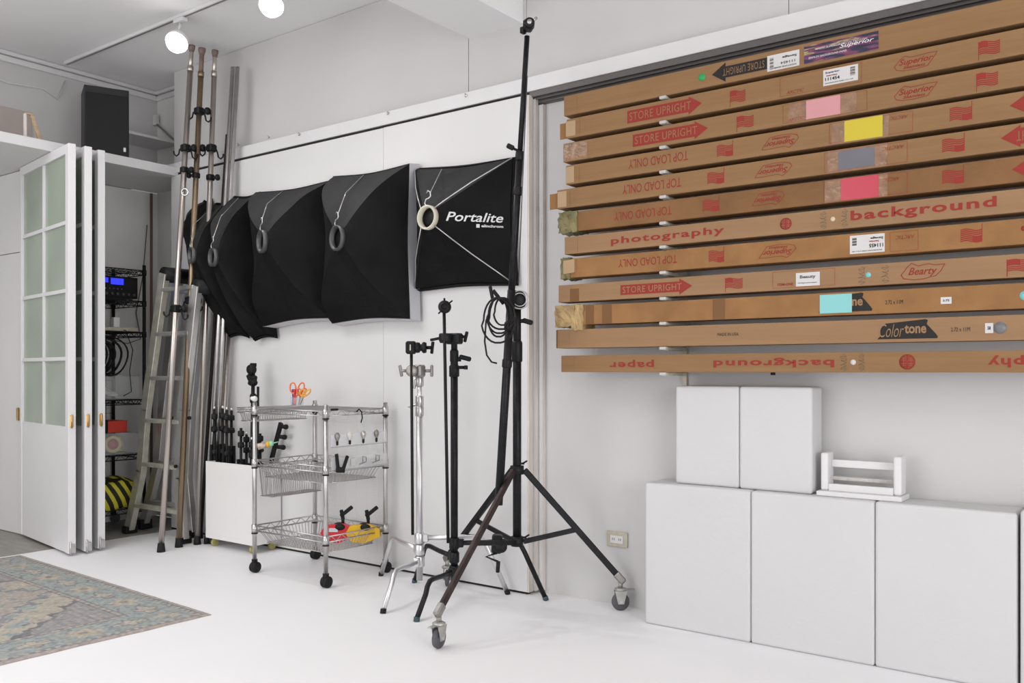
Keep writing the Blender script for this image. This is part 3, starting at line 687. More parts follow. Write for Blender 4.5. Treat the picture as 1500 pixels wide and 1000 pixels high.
def boom_head():
    top=P(372,536,3.57); bt=V((top.x-.035,3.57,.072)); t=thing('grip_stand','tall black boom arm with round grip head in the bin','stand',bt)
    nk=P(371,545,3.57); MB().cyl(bt,nk,.012,10).build('pole','black',t); n2=P(378,566,3.56); MB().cyl(V((-4.66,3.56,.075)),n2,.008,8).build('thin_rod','black',t)
    MB().lathe(P(372,541,3.58),(0,-1,0),[(.0,0),(.028,0),(.032,.008),(.032,.03),(.028,.038),(0,.038)],18).build('grip_disc','black',t)
    MB().box(top.x-.016,top.x+.016,3.55,3.58,P(0,532,3.5).z*0+1.176,1.20,.003).build('top_plate','black',t)
    c_=P(370,557,3.57); MB().obox(c_,(.04,.05,.07),V((.3,0,1)),None,.008).obox(c_+V((-.03,0,.02)),(.03,.03,.04),V((-.6,0,1)),None,.005).build('clamp_block','black',t)
    MB().cyl(c_+V((.0,-.01,0)),c_+V((.06,-.03,-.01)),.012,10).lathe(c_+V((.05,-.03,-.01)),(1,-.3,-.3),[(0,0),(.018,.0),(.02,.02),(0,.022)],12).build('knob','black',t)
    MB().lathe(P(371,590,3.57),(0,0,1),[(.018,0),(.022,.01),(.022,.05),(.015,.06)],12).build('collar','black',t)
boom_head()
def tri_clamp():
    a=P(398,672,3.66); b=P(411,622,3.66); t=thing('clamp_bar','black bar with three stubby clamps leaning out of the bin','stand',V((a.x,3.64,.072)))
    MB().obox((V((-4.655,3.64,.10))+a)/2,(.02,.025,(a-V((-4.655,3.64,.10))).length),a-V((-4.655,3.64,.10)),None,.003).build('shaft','black',t)
    MB().obox((a+b)/2,(.022,.03,(b-a).length+.03),b-a,None,.004).build('bar','black',t)
    for px,py in ((416,625),(414,640),(412,655)):
        c_=P(px-7,py-1,3.655); e=P(px+2,py,3.65); MB().cyl(c_,e,.013,10).lathe(e,(e-c_),[(.0,-.004),(.016,-.004),(.016,.012),(0,.012)],12).build('stub_clamp','black',t)
tri_clamp()

# ================================================================== WIRE CART
def cart():
    x0,x1,y0,y1=-4.20,-3.60,3.19,3.635
    t=thing('wire_cart','chrome wire utility cart on black casters beside the white bin','cart',((x0+x1)/2,(y0+y1)/2,0))
    for x in (x0,x1):
        for y in (y0,y1):
            m=MB().cyl((x,y,.075),(x,y,.97),.0125,14); m.build('post','steel',t)
            m=MB()
            for zz in (.935,.635,.262): m.cyl((x,y,zz-.035),(x,y,zz+.012),.0175,14)
            m.build('collar','steel',t)
            m=MB()
            for zz in (.895,.597,.224): m.cyl((x,y,zz-.003),(x,y,zz+.003),.0182,14)
            m.build('collar_band','black',t)
            cs=MB().box(x-.012,x+.012,y-.013,y+.013,.045,.078,.003).build('caster','black',t)
            MB().lathe((x-.02,y+.004,.031),(1,0,0),[(.0,0),(.026,0),(.031,.004),(.031,.013),(.026,.016),(.026,.024),(.031,.027),(.031,.036),(.026,.04),(0,.04)],18).build('wheel','black',cs)
    wire_shelf('top_shelf',x0,x1,y0,y1,.935,'steel',t,sp=.02,truss=.025,r=.0028)
    wire_shelf('shelf_frame',x0,x1,y0,y1,.64,'steel',t,truss=.03,r=.0032,top=False)
    basket('shelf_basket',x0+.01,x1-.01,y0+.01,y1-.01,.61,.545,'steel',t,.03,.026,.0019)
    wire_shelf('shelf_frame',x0,x1,y0,y1,.268,'steel',t,truss=.03,r=.0032,top=False)
    basket('shelf_basket',x0+.01,x1-.01,y0+.01,y1-.01,.238,.17,'steel',t,.04,.024,.0019)
    basket('side_basket',x0-.16,x0-.02,y0,y1-.02,.925,.86,'steel',t,.015,.018,.0016)
    wire_shelf('side_basket_rim',x0-.16,x0-.02,y0,y1-.02,.935,'steel',t,truss=.025,r=.0026,top=False)
    basket('side_basket',x0+.003,x0+.13,y0+.02,y1-.04,.60,.435,'steel',t,.012,.014,.0016)
    # rear wire grid
    m=MB()
    for k in range(26): z=.10+.80*k/25; m.tube([(x0+.1,y1+.012,z),(x1,y1+.012,z)],.0011,4)
    for k in range(7): x=x0+.1+(x1-x0-.1)*k/6; m.tube([(x,y1+.014,.10),(x,y1+.014,.905)],.0012,4)
    m.build('rear_grid','white',t)
    # clear strips on the right-hand end
    def strip(z,zz,label):
        q=thing('plastic_strip',label,'tray',(x1+.02,(y0+y1)/2,z))
        MB().box(x1+.0185,x1+.021,y0+.02,y1-.01,z,z+zz,.001).build('front_sheet','hazy',q)
        MB().box(x1+.0185,x1+.03,y0+.02,y1-.01,z-.004,z,.001).build('lower_channel','steel',q)
        return q
    strip(.745,.065,'clear strip of four small bulbs hung on the cart end, upper one')
    strip(.62,.065,'clear lower strip on the cart end, with metal clips')
    for k,yy in enumerate((3.24,3.33,3.43,3.53)):
        lb=['small clear bulb nearest the front cart post','small clear bulb, second from the front cart post','small amber-tinted bulb, third from the front cart post','small clear bulb nearest the rear cart post'][k]
        q=thing('light_bulb',lb,'bulb',(x1+.034,yy,.77),'small bulbs on the cart end')
        MB().lathe((x1+.034,yy,.762),(0,0,1),[(.004,.012),(.008,.018),(.0145,.035),(.0145,.046),(.008,.057),(.001,.06)],12).build('glass_bulb',['greymetal','jamb','nickel','greymetal'][k],q)
        MB().lathe((x1+.034,yy,.752),(0,0,1),[(.002,0),(.0065,.004),(.0065,.022),(.004,.024)],10).build('bulb_base','black',q)
    cl=thing('spring_clamp','small black spring clamp on the cart end','clamp',(x1+.045,3.26,.62))
    MB().obox(V((x1+.04,3.235,.665)),(.012,.02,.09),V((0,-.15,1)),None,.003).build('jaw','black',cl)
    MB().obox(V((x1+.046,3.285,.655)),(.012,.02,.085),V((0,.45,1)),None,.003).build('jaw','black',cl)
    MB().obox(V((x1+.042,3.255,.622)),(.014,.06,.03),V((0,.1,1)),None,.004).build('pivot','black',cl)
    cl=MB().box(x1+.032,x1+.036,3.34,3.37,.635,.675,.001).build('paper_tag','paper'); tag(cl,'tiny white tag on the lower clear strip','tag')
    for k,yy in enumerate((3.43,3.53)):
        q=MB().tube([V((x1+.036,yy-.03,.64)),V((x1+.036,yy+.02,.65)),V((x1+.036,yy+.02,.675)),V((x1+.036,yy-.005,.68)),V((x1+.036,yy-.005,.65))],.003,6).build('metal_clip','greymetal'); tag(q,['grey metal clip in the middle of the lower strip','grey metal clip near the rear post on the lower strip'][k],'clip')
    # strap dangling from top shelf
    q=MB().tube([V((x1+.012,3.40,.925)),V((x1+.02,3.41,.94)),V((x1+.02,3.43,.925)),V((x1+.02,3.435,.89)),V((x1+.02,3.425,.865))],.004,6).build('cable_tie','black'); tag(q,'black strap dangling from the cart top shelf','strap')
    q=MB().obox(V((x1+.012,3.24,.943)),(.012,.05,.012),V((0,0,1)),None,.003).build('small_tool','black'); tag(q,'small black tool on the edge of the cart top','tool')
    q=MB().ball((x0,y0,.99),.017).ball((x0-.012,y0-.008,.993),.011).build('ball_knob','white'); tag(q,'white ball knob on the left front cart post','knob')
    # cup with scissors
    cx,cy=-4.12,3.43; z=.942
    q=thing('pen_cup','small clear cup holding scissors on the cart top','cup',(cx,cy,z))
    MB().lathe((cx,cy,z),(0,0,1),[(.036,0),(.038,.052),(.0365,.052),(.034,.003)],18).build('cup_body','clear',q)
    def scissors(label,dx,lean,m1,sc=1.0):
        s_=thing('scissors',label,'scissors',(cx+dx,cy,z+.006),'scissors in the cup')
        ax=V((lean,0,1)).normalized(); b=V((cx+dx,cy,z+.008)); h=b+ax*.052
        MB().obox(b+ax*.03,(.011,.003,.06),ax,None,.001).build('blade','steel',s_)
        for k,sg in enumerate((-1,1)):
            c_=h+ax*.042*sc+RT*sg*.021*sc; m=[]
            for a in range(14):
                an=a/14*6.283; m.append(c_+RT*(.015*sc*math.cos(an)+.004*math.sin(an)*sg)+ax*(.027*sc*math.sin(an)))
            MB().tube(m,.0045,7,closed=True).tube([h,c_-ax*.024*sc],.005,7).build('handle',m1,s_)
    scissors('large scissors with orange handles in the cup',-.012,.12,'orange',1.15)
    scissors('smaller scissors with coral handles low in the cup',.014,.30,'orange',.72)
    scissors('scissors with amber yellow handles leaning right',.028,.55,'amber',.8)
    for k,(dx,ln,mm,lb) in enumerate(((-.034,-.02,'blue','dark blue marker standing in the cup'),(-.024,.02,'redplastic','red marker standing in the cup'),(-.016,.04,'redplastic','red marker just behind the coral handles'))):
        b=V((cx+dx*.8,cy-.006,z+.006)); s_=thing('marker',lb,'marker',b); ax=V((ln,0,1)).normalized()
        MB().cyl(b,b+ax*.065,.0055,8).build('barrel',mm,s_); MB().cyl(b+ax*.066,b+ax*.095,.0065,8).build('marker_cap',mm,s_)
    # glue bottle pushed into the left side
    a,b=P(382,653,3.2),P(399,649,3.25); q=thing('glue_bottle','labelled bottle with yellow and green end lying by the cart post','bottle',a)
    d=(b-a).normalized(); MB().lathe(a-d*.02,d,[(.001,0),(.018,.003),(.018,.05),(.001,.05)],14).build('bottle_body','patchw',q)
    MB().lathe(a+d*.03,d,[(.001,0),(.0175,0),(.0165,.02),(.001,.02)],14).build('bottle_band','yellowplastic',q); MB().lathe(a+d*.05,d,[(.001,0),(.0165,0),(.014,.018),(.004,.022),(.0035,.024),(.0025,.05)],14).build('nozzle','greenblue',q)
    q=MB().box(x0-.13,x0-.11,3.28,3.52,.885,.90,.002).build('white_bar','white'); tag(q,'short white bar lying in the upper side basket','bar')
    # clamps in bottom basket
    for k,(px,py,mm,lb) in enumerate(((508,772,'redplastic','red plastic spring clamp with black grips in the bottom basket'),(540,776,'yellowplastic','yellow plastic spring clamp with black grips in the bottom basket'))):
        X,Y=[(-3.78,3.45),(-3.66,3.53)][k]; c_=V((X,Y,.235)); q=thing('hand_clamp',lb,'clamp',(X,Y,.172))
        m=MB(); 
        pts=[c_+RT*a_+V((0,0,b_)) for a_,b_ in ((-.105,0),(-.08,.042),(.02,.055),(.085,.025),(.09,-.02),(.0,-.056),(-.07,-.05))]
        m.prism([p_-FW*.02 for p_ in pts],FW*.04); m.build('clamp_body',mm,q)
        if k==0: m=MB().obox(c_+RT*-.03+V((0,0,.018))-FW*.0212,(.05,.022,.002),-FW,Matrix.Rotation(.0,3,'Z')); m.build('clamp_label','silver',q)
        hp=c_+RT*.02+V((0,0,.045)); m=MB().cyl(hp,hp+V((0,0,.05)),.009,8).obox(hp+V((0,0,.075))+RT*.02,(.018,.022,.085),RT*.75+V((0,0,.6)),None,.004); m.build('grip','black',q)
        m=MB().obox(hp+V((0,0,.055))+RT*-.004,(.018,.02,.06),RT*(-.2)+V((0,0,1)),None,.004).ball(c_+RT*.0+V((0,0,.035)),.03,(1.4,1,.8)); m.build('trigger','black',q)
M['patchw']=mat('striped_label',(.50,.40,.33),.5,var=.4,vs=60)
cart()
# ================================================================== SOFTBOXES
def softbox(label, quad, cen, rr, nrm, bulge=.07, rimd=.07, ringm='ring_dark', rim='silver', wire=None, rods=False, ringdepth=.03, seed=1, wrinkle=.006, name='softbox'):
    TL,TR,BR,BL=[V(q) for q in quad]; cen=V(cen); nrm=V(nrm).normalized()
    t=thing(name,label,'softbox',(TL+TR+BL+BR)/4,'softboxes hung on the white wall')
    ux=(TR-TL+BR-BL).normalized(); uy=(TL-BL+TR-BR).normalized()
    n=14; per=[]
    cs=[TR,TL,BL,BR]
    fwd=V((0,-rimd,0))
    for s_ in range(4):
        a,b=cs[s_],cs[(s_+1)%4]
        for k in range(n):
            f=k/n; p=a.lerp(b,f); ctr=(TL+TR+BL+BR)/4
            p=p+(ctr-p).normalized()*(.018*math.sin(math.pi*f))       # edges pulled in a little between the rods
            per.append((p,f,s_))
    N=len(per); rv=nrm.cross(V((0,0,1))).normalized(); 
    if rv.dot(RT)<0: rv=-rv
    rz=V((0,0,1))
    rads=[]
    for i,(p,f,s_) in enumerate(per):
        an=math.pi/4+(s_+f)*math.pi/2
        rads.append(cen+(rv*math.cos(an)+rz*math.sin(an))*rr)
    T=14; m=MB(); rows=[]
    for j in range(T+1):
        tt=j/T; row=[]
        for i,(p,f,s_) in enumerate(per):
            b=p+fwd; r=rads[i]; q=b.lerp(r,tt)
            sag=1-.45*math.sin(math.pi*f)
            rad=(p-(TL+TR+BL+BR)/4); rad=rad.normalized()
            lf=.5-.5*rad.dot(RT); q=q+(nrm*(.30+.6*lf)+rad*(.12+.38*lf))*(bulge*sag*math.sin(math.pi*min(1,tt*1.02))**.9 if bulge else 0)
            w=wrinkle*math.sin(math.pi*tt)*noise.noise(V((q.x*7+seed*9,q.y*7,q.z*5)))*2
            q=q+nrm*w
            row.append(m.bm.verts.new(q))
        rows.append(row)
    for j in range(T):
        for i in range(N):
            k=(i+1)%N; f_=m.bm.faces.new((rows[j][i],rows[j][k],rows[j+1][k],rows[j+1][i])); f_.smooth=True
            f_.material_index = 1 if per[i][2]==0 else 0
    # sharp creases along rods
    bm=m.bm; bm.edges.ensure_lookup_table()
    for e in bm.edges:
        a,b=e.verts
    for cidx in range(4):
        ii=cidx*n
        for j in range(T):
            e=bm.edges.get((rows[j][ii],rows[j+1][ii]))
            if e: e.smooth=False
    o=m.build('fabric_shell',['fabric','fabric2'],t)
    # silver rim and the diffuser against the wall
    m=MB(); A=[m.bm.verts.new(p+fwd*1.01+(p-(TL+BR)/2).normalized()*.005) for p,_,_ in per]; Bq=[m.bm.verts.new(p+(p-(TL+BR)/2).normalized()*.018) for p,_,_ in per]
    for i in range(N):
        k=(i+1)%N; m.bm.faces.new((A[i],A[k],Bq[k],Bq[i]))
    m.bm.faces.new(Bq); m.build('edge_band',rim,t)
    m=MB(); m.lathe(cen-nrm*.004,nrm,[(rr*.86,0),(rr,0),(rr*1.08,.004),(rr*1.08,ringdepth),(rr*.91,ringdepth),(rr*.89,.006)],30,close=True); m.build('mounting_ring',ringm,t)
    MB().lathe(cen-nrm*.012,nrm,[(0,0),(rr*.95,0),(rr*.95,.006),(0,.006)],24).build('ring_hole_shade','black',t)  # black disc added as the darkness inside the ring opening
    if rods:
        for q in (TR,TL,BL,BR):
            r0=cen+(rv*(1 if (q in (TR,BR)) else -1)*.72+rz*(1 if (q in (TR,TL)) else -1)*.72)*rr+nrm*.015
            qq=q+fwd*1.2; mid=r0.lerp(qq,.5)+nrm*.018; MB().tube([r0,r0.lerp(qq,.25)+nrm*.012,mid,r0.lerp(qq,.8)+nrm*.008,qq],.0033,7).build('rod','steel',t)
    if wire:
        top=V(wire); h=cen+rz*(rr+.01)+nrm*.02
        s1=h+rz*.05+rv*.03+nrm*.01
        hk=[h+nrm*0+rz*-.012, h+rv*-.014+rz*.004, h+rv*-.006+rz*.024, h+rv*.014+rz*.028, h+rv*.026+rz*.036, h+rv*.024+rz*.058, h+rv*.008+rz*.066, h+rv*-.002+rz*.056]
        MB().tube(hk,.0032,7).build('s_hook','chrome',t)
        a=h+rv*.026+rz*.058
        mid=a.lerp(top,.5); MB().tube([a,mid+nrm*.035*(1 if bulge else 0)+nrm*.0,top],.0025,6).build('hanging_wire','steel',t)
    return t
YB=3.685
# A: large, right of the group
NR=V((-.12,-1,.0))
softbox('large black pyramid softbox with silver edge, left of the lettered one',
  [P(502,262,YB),P(613,244,YB),P(614,467,YB),P(500,474,YB)], P(497,349,3.38), .066,(-.25,-1,0),.085,.075,'ring_dark','silver',P(533,256,3.60),seed=1)
softbox('black pyramid softbox with silver edge, hanging second from the lettered one',
  [P(388,285,YB),P(497,268,YB),P(497,466,YB),P(400,478,YB)], P(387,354,3.36), .064,(-.35,-1,0),.075,.075,'ring_dark','silver',P(414,280,3.60),seed=2)
softbox('crumpled narrow black softbox left of the silver-edged pair',
  [P(345,290,3.66),P(381,284,3.69),P(406,492,3.69),P(374,496,3.66)], P(315,377,3.40), .055,(-.25,-1,0),.07,.02,'ring_dark','fabric',P(349,290,3.60),seed=3,wrinkle=.012)
softbox('slim black softbox behind the crumpled one, near the poles',
  [P(318,300,3.67),P(345,292,3.69),P(365,492,3.69),P(338,491,3.67)], P(284,374,3.44), .05,(-.3,-1,0),.06,.02,'ring_dark','fabric',P(302,312,3.52),seed=4,wrinkle=.012)
softbox('black softbox mostly hidden behind the leaning poles',
  [P(300,296,3.68),P(312,294,3.695),P(318,440,3.695),P(300,440,3.68)], P(270,336,3.56), .05,(-1,-.9,0),.05,.015,'greymetal','fabric',None,seed=5,wrinkle=.008)
# lettered softbox
q=[P(613,249,YB),P(755,233,YB),P(757,415,YB),P(613,424,YB)]
pt=softbox('square black softbox with white lettering and a cream ring', q, P(629,319,3.385), .058,(0,-1,0),.0,.025,'ring_cream','fabric',P(647,248,3.64),rods=True,seed=6,wrinkle=0)
# lettering lies on the right-hand face of the pyramid
def face_pt(px,py):
    # intersection of the viewing direction with the right face plane
    a=V(q[1])+V((0,-.025,0)); b=V(q[2])+V((0,-.025,0)); c_=P(629,319,3.385)+V((.05,0,0))
    nn=(b-a).cross(c_-a).normalized(); o_=V((0,0,CAMZ)); d=(pix(px,py,1)-o_); tt=(a-o_).dot(nn)/d.dot(nn); return o_+d*tt
lp,rp=face_pt(653,318),face_pt(737,321); up=face_pt(695,300)-face_pt(695,340); exx=(rp-lp).normalized()
nn=exx.cross(V((0,0,1))).normalized(); nn = nn if nn.dot(FW)<0 else -nn
m=MB(); cc=(lp+rp)/2+nn*.006
m.text('Portalite',cc+EZ*.004,exx,EZ,(rp-lp).length,.047,shear=.28,bold=.012,depth=.0)
l2,r2=face_pt(705,331.5),face_pt(737,331.5); m.text('elinchrom',(l2+r2)/2+nn*.006,exx,EZ,(r2-l2).length,.014,bold=.03,depth=0)
l3,r3=face_pt(697.5,331),face_pt(702.5,331); c3=(l3+r3)/2+nn*.006; w=(r3-l3).length
m.prism([c3-exx*w/2-EZ*.009,c3+exx*w/2-EZ*.009,c3+exx*w/2+EZ*.009,c3-exx*w/2+EZ*.009],nn*.0004)
m.build('lettering','whiteprint',pt,'white lettering')
# ================================================================== STANDS
def t_handle(m,c,ax,L=.028,w=.05,r=.004,up=(0,0,1)):
    c=V(c);ax=V(ax).normalized();u=V(up).normalized(); m.cyl(c,c+ax*L,r*1.35,10); e=c+ax*L; m.obox(e,(.014,.017,w*1.1),u,None,.004); return m
def c_stand(kind,label,cen,feet,zatt,mt,ztop,r0,r1,zsplit):
    t=thing('c_stand',label,'stand',(cen.x,cen.y,0),'c-stands in front of the sliding panels')
    for f,z in zip(feet,zatt):
        f=V((f.x,f.y,0)); c0=V((cen.x,cen.y,z)); d=(f-V((cen.x,cen.y,0))); n_=d.normalized(); L=d.length
        k=V((cen.x,cen.y,z+.012))+n_*(L*.70)
        pts=[c0+n_*.02,c0+n_*(L*.35)+V((0,0,.004))]+[k+n_*(-.05)+V((0,0,.0)),k+n_*(-.015)+V((0,0,-.003)),k+n_*.012+V((0,0,-.022)),k+n_*.03+V((0,0,-.055))]+[f+V((0,0,.012))-n_*.004]
        lg=MB().tube(pts,.0125,12).build('leg',mt,t)
        MB().cyl(f+V((0,0,.0)),f+V((0,0,.02))-n_*.006,.0145,12).build('foot_cap','teal' if kind=='black' else 'black',lg)
        MB().lathe(c0+V((0,0,-.03)),(0,0,1),[(.022,0),(.026,.006),(.026,.05),(.022,.056)],18).obox(c0+n_*.032,(.03,.03,.042),V((0,0,1)),Matrix.Rotation(math.atan2(n_.y,n_.x),3,'Z'),.004).build('leg_bracket',mt,t)
    zb=min(zatt)-(.10 if kind=='chrome' else .05)
    MB().cyl((cen.x,cen.y,zb),(cen.x,cen.y,zsplit),r0,16).build('base_column',mt,t)
    MB().cyl((cen.x,cen.y,zsplit-.02),(cen.x,cen.y,ztop),r1,16).build('riser',mt,t)
    return t
M['teal']=mat('dark_teal_cap',(.03,.07,.085),.5)
# chrome c-stand
cc=V((-3.13,3.41,0)); d0=cc.dot(FW)
def zt(py,d): return CAMZ+(HY-py)/FPX*d
ct=c_stand('chrome','chrome c-stand with grey grip head, left of the black stands',cc,[G(561,898),G(558,843),G(744,870)],[.165,.225,.285],'chrome',zt(552,d0),.0165,.0125,zt(600,d0))
m=MB(); 
for y in (600,585,556): m.lathe((cc.x,cc.y,zt(y,d0)-.035),(0,0,1),[(.018,0),(.0215,.005),(.0215,.05),(.018,.055)],18)
m.build('collar','steel',ct)
m=MB(); m.obox(V((cc.x,cc.y,zt(594,d0)))-RT*.035+V((0,0,0)),(.01,.012,.05),RT*-1+V((0,0,-.25)),None,.003); m.obox(V((cc.x,cc.y,zt(562,d0)))-RT*.025,(.012,.014,.05),V((.2,0,1)),None,.003); m.build('locking_lever','steel',ct)
hc=pix(614,543,d0-.02); m=MB(); m.obox(hc+RT*.002,(.05,.05,.062),V((0,0,1)),None,.008).lathe(hc-RT*.035-FW*.01,FW*-1,[(0,-.01),(.028,-.01),(.031,0),(.031,.022),(.026,.03),(0,.03)],20); t_handle(m,hc+RT*.03,RT,.035,.055,.006); t_handle(m,hc-RT*.06,RT*-1,.035,.055,.006,V((-.25,0,1)))
m.build('grip_head','greymetal',ct)
# its arm: thing hanging in head
at_=thing('extension_rod','thin black grip arm clamped upright on the chrome c-stand','rod',pix(604,783,d0-.05),'grip arms on the c-stands')
MB().cyl(pix(602.5,505,d0-.055),pix(604.5,783,d0-.055),.0078,10).build('rod','black',at_)
g0=pix(601,509,d0-.055); m=MB(); m.obox(g0+RT*.004,(.052,.055,.066),V((0,0,1)),Matrix.Rotation(YAW,3,'Z'),.008); m.build('grip_block','blackmetal',at_)
m=MB().obox(g0+RT*.003-FW*.027,(.006,.002,.03),V((0,0,1)),Matrix.Rotation(YAW,3,'Z')); m.build('grip_slot','outlet',at_)
m=MB(); m.lathe(g0+RT*.028,RT,[(.0,0),(.024,0),(.028,.006),(.026,.02),(.018,.024),(.018,.03),(.026,.034),(.03,.042),(.026,.055),(.0,.055)],18)
t_handle(m,g0+RT*.078,RT,.035,.058,.007,V((.15,0,1))); m.build('grip_knob','blackmetal',at_)
# black c-stand
cb=V((-2.895,3.41,0)); d1=cb.dot(FW)
bt_=c_stand('black','black c-stand with short levers, between chrome stand and tripod',cb,[G(610,910),G(607,853),G(800,879)],[.145,.215,.285],'blackmetal',zt(508,d1),.0185,.015,zt(548,d1))
m=MB(); X=cb.x;Y=cb.y
m.lathe((X,Y,zt(552,d1)),(0,0,1),[(.02,0),(.026,.004),(.026,.055),(.02,.06),(.019,.075),(.022,.08),(.022,.13),(.016,.14)],18); m.build('collar','black',bt_)
m=MB(); h0=V((X,Y,zt(526,d1))); m.cyl(h0,h0+RT*.035,.012,10).obox(h0+RT*.055+V((0,0,.006)),(.022,.024,.062),RT+V((0,0,-.25)),None,.006); h1=V((X,Y,zt(538,d1))); m.cyl(h1,h1+RT*.05,.009,10).cyl(h1+RT*.05,h1+RT*.068,.011,10); m.build('locking_lever','black',bt_)
hb=pix(662,496,d1-.01); m=MB(); m.obox(hb+RT*.012,(.085,.05,.055),V((0,0,1)),None,.008).cyl(V((X,Y,hb.z)),V((X,Y,zt(512,d1))),.016,12).lathe(hb-RT*.03-FW*.02,V((0,0,1)),[(.0,-.022),(.028,-.022),(.034,-.01),(.034,.02),(.03,.026),(0,.026)],20); t_handle(m,hb+RT*.03+V((0,0,.01)),RT,.04,.05,.006,V((.3,0,1))); m.obox(hb-RT*.075+V((0,0,.0)),(.012,.014,.07),RT+V((0,0,.2)),None,.003)
m.build('grip_head','black',bt_)
a2=thing('extension_rod','thin black grip arm with round head on the black c-stand','rod',pix(656,795,d1-.04),'grip arms on the c-stands')
MB().cyl(pix(650.5,455,d1-.055),pix(656.5,795,d1-.055),.0082,10).build('rod','black',a2)
MB().lathe(pix(651,449,d1-.075),FW,[(0,0),(.027,0),(.032,.006),(.032,.034),(.027,.04),(0,.04)],20).build('grip_disc','black',a2)
k0=pix(651,449,d1-.08); m=MB(); m.cyl(k0+RT*.02+V((0,0,.015)),k0+RT*.04+V((0,0,.03)),.004,6).cyl(k0-RT*.015+V((0,0,-.02)),k0-RT*.03+V((0,0,-.035)),.004,6).cyl(k0+V((0,0,.02)),k0+V((0,0,.042)),.005,6).torus(k0,FW,.018,.004,16,6); m.build('disc_screws','blackmetal',a2)
# heavy wheeled stand
def wind_stand():
    cx,cy=-2.503,3.41; C=V((cx,cy,0)); d=C.dot(FW)
    t=thing('rolling_tripod_stand','tall black tripod stand on three swivel casters','stand',C)
    zh,zl=zt(688,d),zt(793,d)
    MB().cyl((cx,cy,zl-.015),(cx,cy,zt(505,d)),.0205,18).build('column','blackmetal',t)
    MB().cyl((cx,cy,zt(510,d)),(cx,cy,zt(450,d)),.0195,18).build('upper_column','black',t)
    MB().lathe((cx,cy,zt(530,d)),(0,0,1),[(.022,0),(.026,.005),(.026,.09),(.022,.10)],18).build('sleeve','black',t)
    MB().lathe((cx,cy,zh-.02),(0,0,1),[(.022,0),(.033,.0),(.033,.04),(.022,.04)],18).build('upper_hub','black',t)
    MB().lathe((cx,cy,zl-.02),(0,0,1),[(.022,0),(.03,.0),(.03,.045),(.022,.045)],18).build('lower_hub','black',t)
    feet=[(G(643,949),'brownmetal'),(V((-2.125,3.735,0)),'blackmetal'),(G(655,858),'blackmetal')]
    for i,(f,mt) in enumerate(feet):
        f=V((f.x,f.y,0)); n_=(f-C).normalized(); top=C+n_*.035+V((0,0,zh)); low=f+V((0,0,.165))-n_*.012
        dd_=low-top; lg=MB().obox((top+low)/2,(.022,.03,dd_.length),dd_,None,.004).build('leg',mt,t)
        MB().obox(low-dd_.normalized()*-.012,(.03,.036,.06),dd_,None,.006).build('leg_socket','greymetal',lg)
        k=top.lerp(low,.56); a=C+n_*.03+V((0,0,zl)); MB().obox((a+k)/2,(.014,.024,(k-a).length),k-a,None,.003).build('brace','blackmetal' if i else 'black',t)
        w=f+V((0,0,.043)); sd=V((n_.y,-n_.x,0))
        if i==2: sd=RT
        if abs(sd.dot(FW))<.5 and i<2: sd=FW.copy()
        rl=sd.cross(EZ).normalized()
        cs=MB(); cs.cyl(f+V((0,0,.108)),f+V((0,0,.14)),.011,12).lathe(f+V((0,0,.096)),(0,0,1),[(0,0),(.028,0),(.028,.01),(.02,.014),(0,.014)],18)
        for sg in (-1,1):
            o_=sd*sg*.0165
            cs.prism([w+o_+rl*-.014+EZ*-.010,w+o_+rl*.014+EZ*-.010,w+o_+rl*.03+EZ*.053,w+o_+rl*-.03+EZ*.053],sd*sg*.003)
        cs.obox(f+V((0,0,.10))-rl*.045,(.02,.05,.006),EZ,Matrix.Rotation(math.atan2(rl.y,rl.x)+math.pi/2,3,'Z'),.002)
        c_=cs.build('caster','greymetalw',t)
        MB().lathe(w-sd*.013,sd,[(.0,0),(.016,0),(.018,.003),(.034,.003),(.043,.007),(.043,.019),(.034,.023),(.018,.023),(.016,.026),(0,.026)],24).build('wheel','rubber',c_)
        MB().cyl(w-sd*.021,w+sd*.021,.007,10).build('axle','steel',c_)
    m=MB(); h0=V((cx,cy,zt(470,d))); m.cyl(h0,h0+RT*.035,.01,10).obox(h0+RT*.05+V((0,0,-.003)),(.022,.024,.052),RT+V((0,0,-.3)),None,.006); m.build('locking_lever','black',t)
    h0=V((cx,cy,zh+.03)); m=MB().cyl(h0,h0+RT*.035,.005,8).obox(h0+RT*.036+V((0,0,.006)),(.008,.008,.03),RT+V((0,0,.6)),None,.002); m.build('hub_lever','black',t)
    h0=V((cx,cy,zl+.02)); m=MB().cyl(h0,h0+RT*.045,.005,8).obox(h0+RT*.046+V((0,0,.006)),(.008,.008,.03),RT+V((0,0,.6)),None,.002); m.build('hub_lever','black',t)
    # pivot head with pale disc
    pv=V((cx,cy,zt(440,d))); m=MB().lathe(pv+FW*-.045,FW,[(0,0),(.04,0),(.046,.01),(.046,.055),(.04,.065),(0,.065)],24); m.build('pivot_head','black',t)
    MB().torus(pv+RT*.012-FW*.05,FW,.043,.0035,26,8).torus(pv+RT*.012-FW*.05,FW,.031,.003,26,8).build('pivot_disc','steel',t)
    # boom
    db=d-.085
    A=pix(773,38,db); Bq=pix(727,792,db)
    b=thing('boom_pole','long black boom pole tilted on the rolling tripod, reaching above the rail','boom',V((pix(735,700,db).x,pix(735,700,db).y,Bq.z)))
    on_=lambda f: A.lerp(Bq,f)
    f1=(228-38)/754; f2=(425-38)/754
    MB().cyl(on_(.02),on_(f1),.0125,14).build('upper_tube','blackmetal',b)
    MB().cyl(on_(f1),on_(f2),.0165,14).build('middle_tube','blackmetal',b)
    MB().cyl(on_(f2),on_(.93),.0195,16).build('lower_tube','blackmetal',b)
    ax=(Bq-A).normalized()
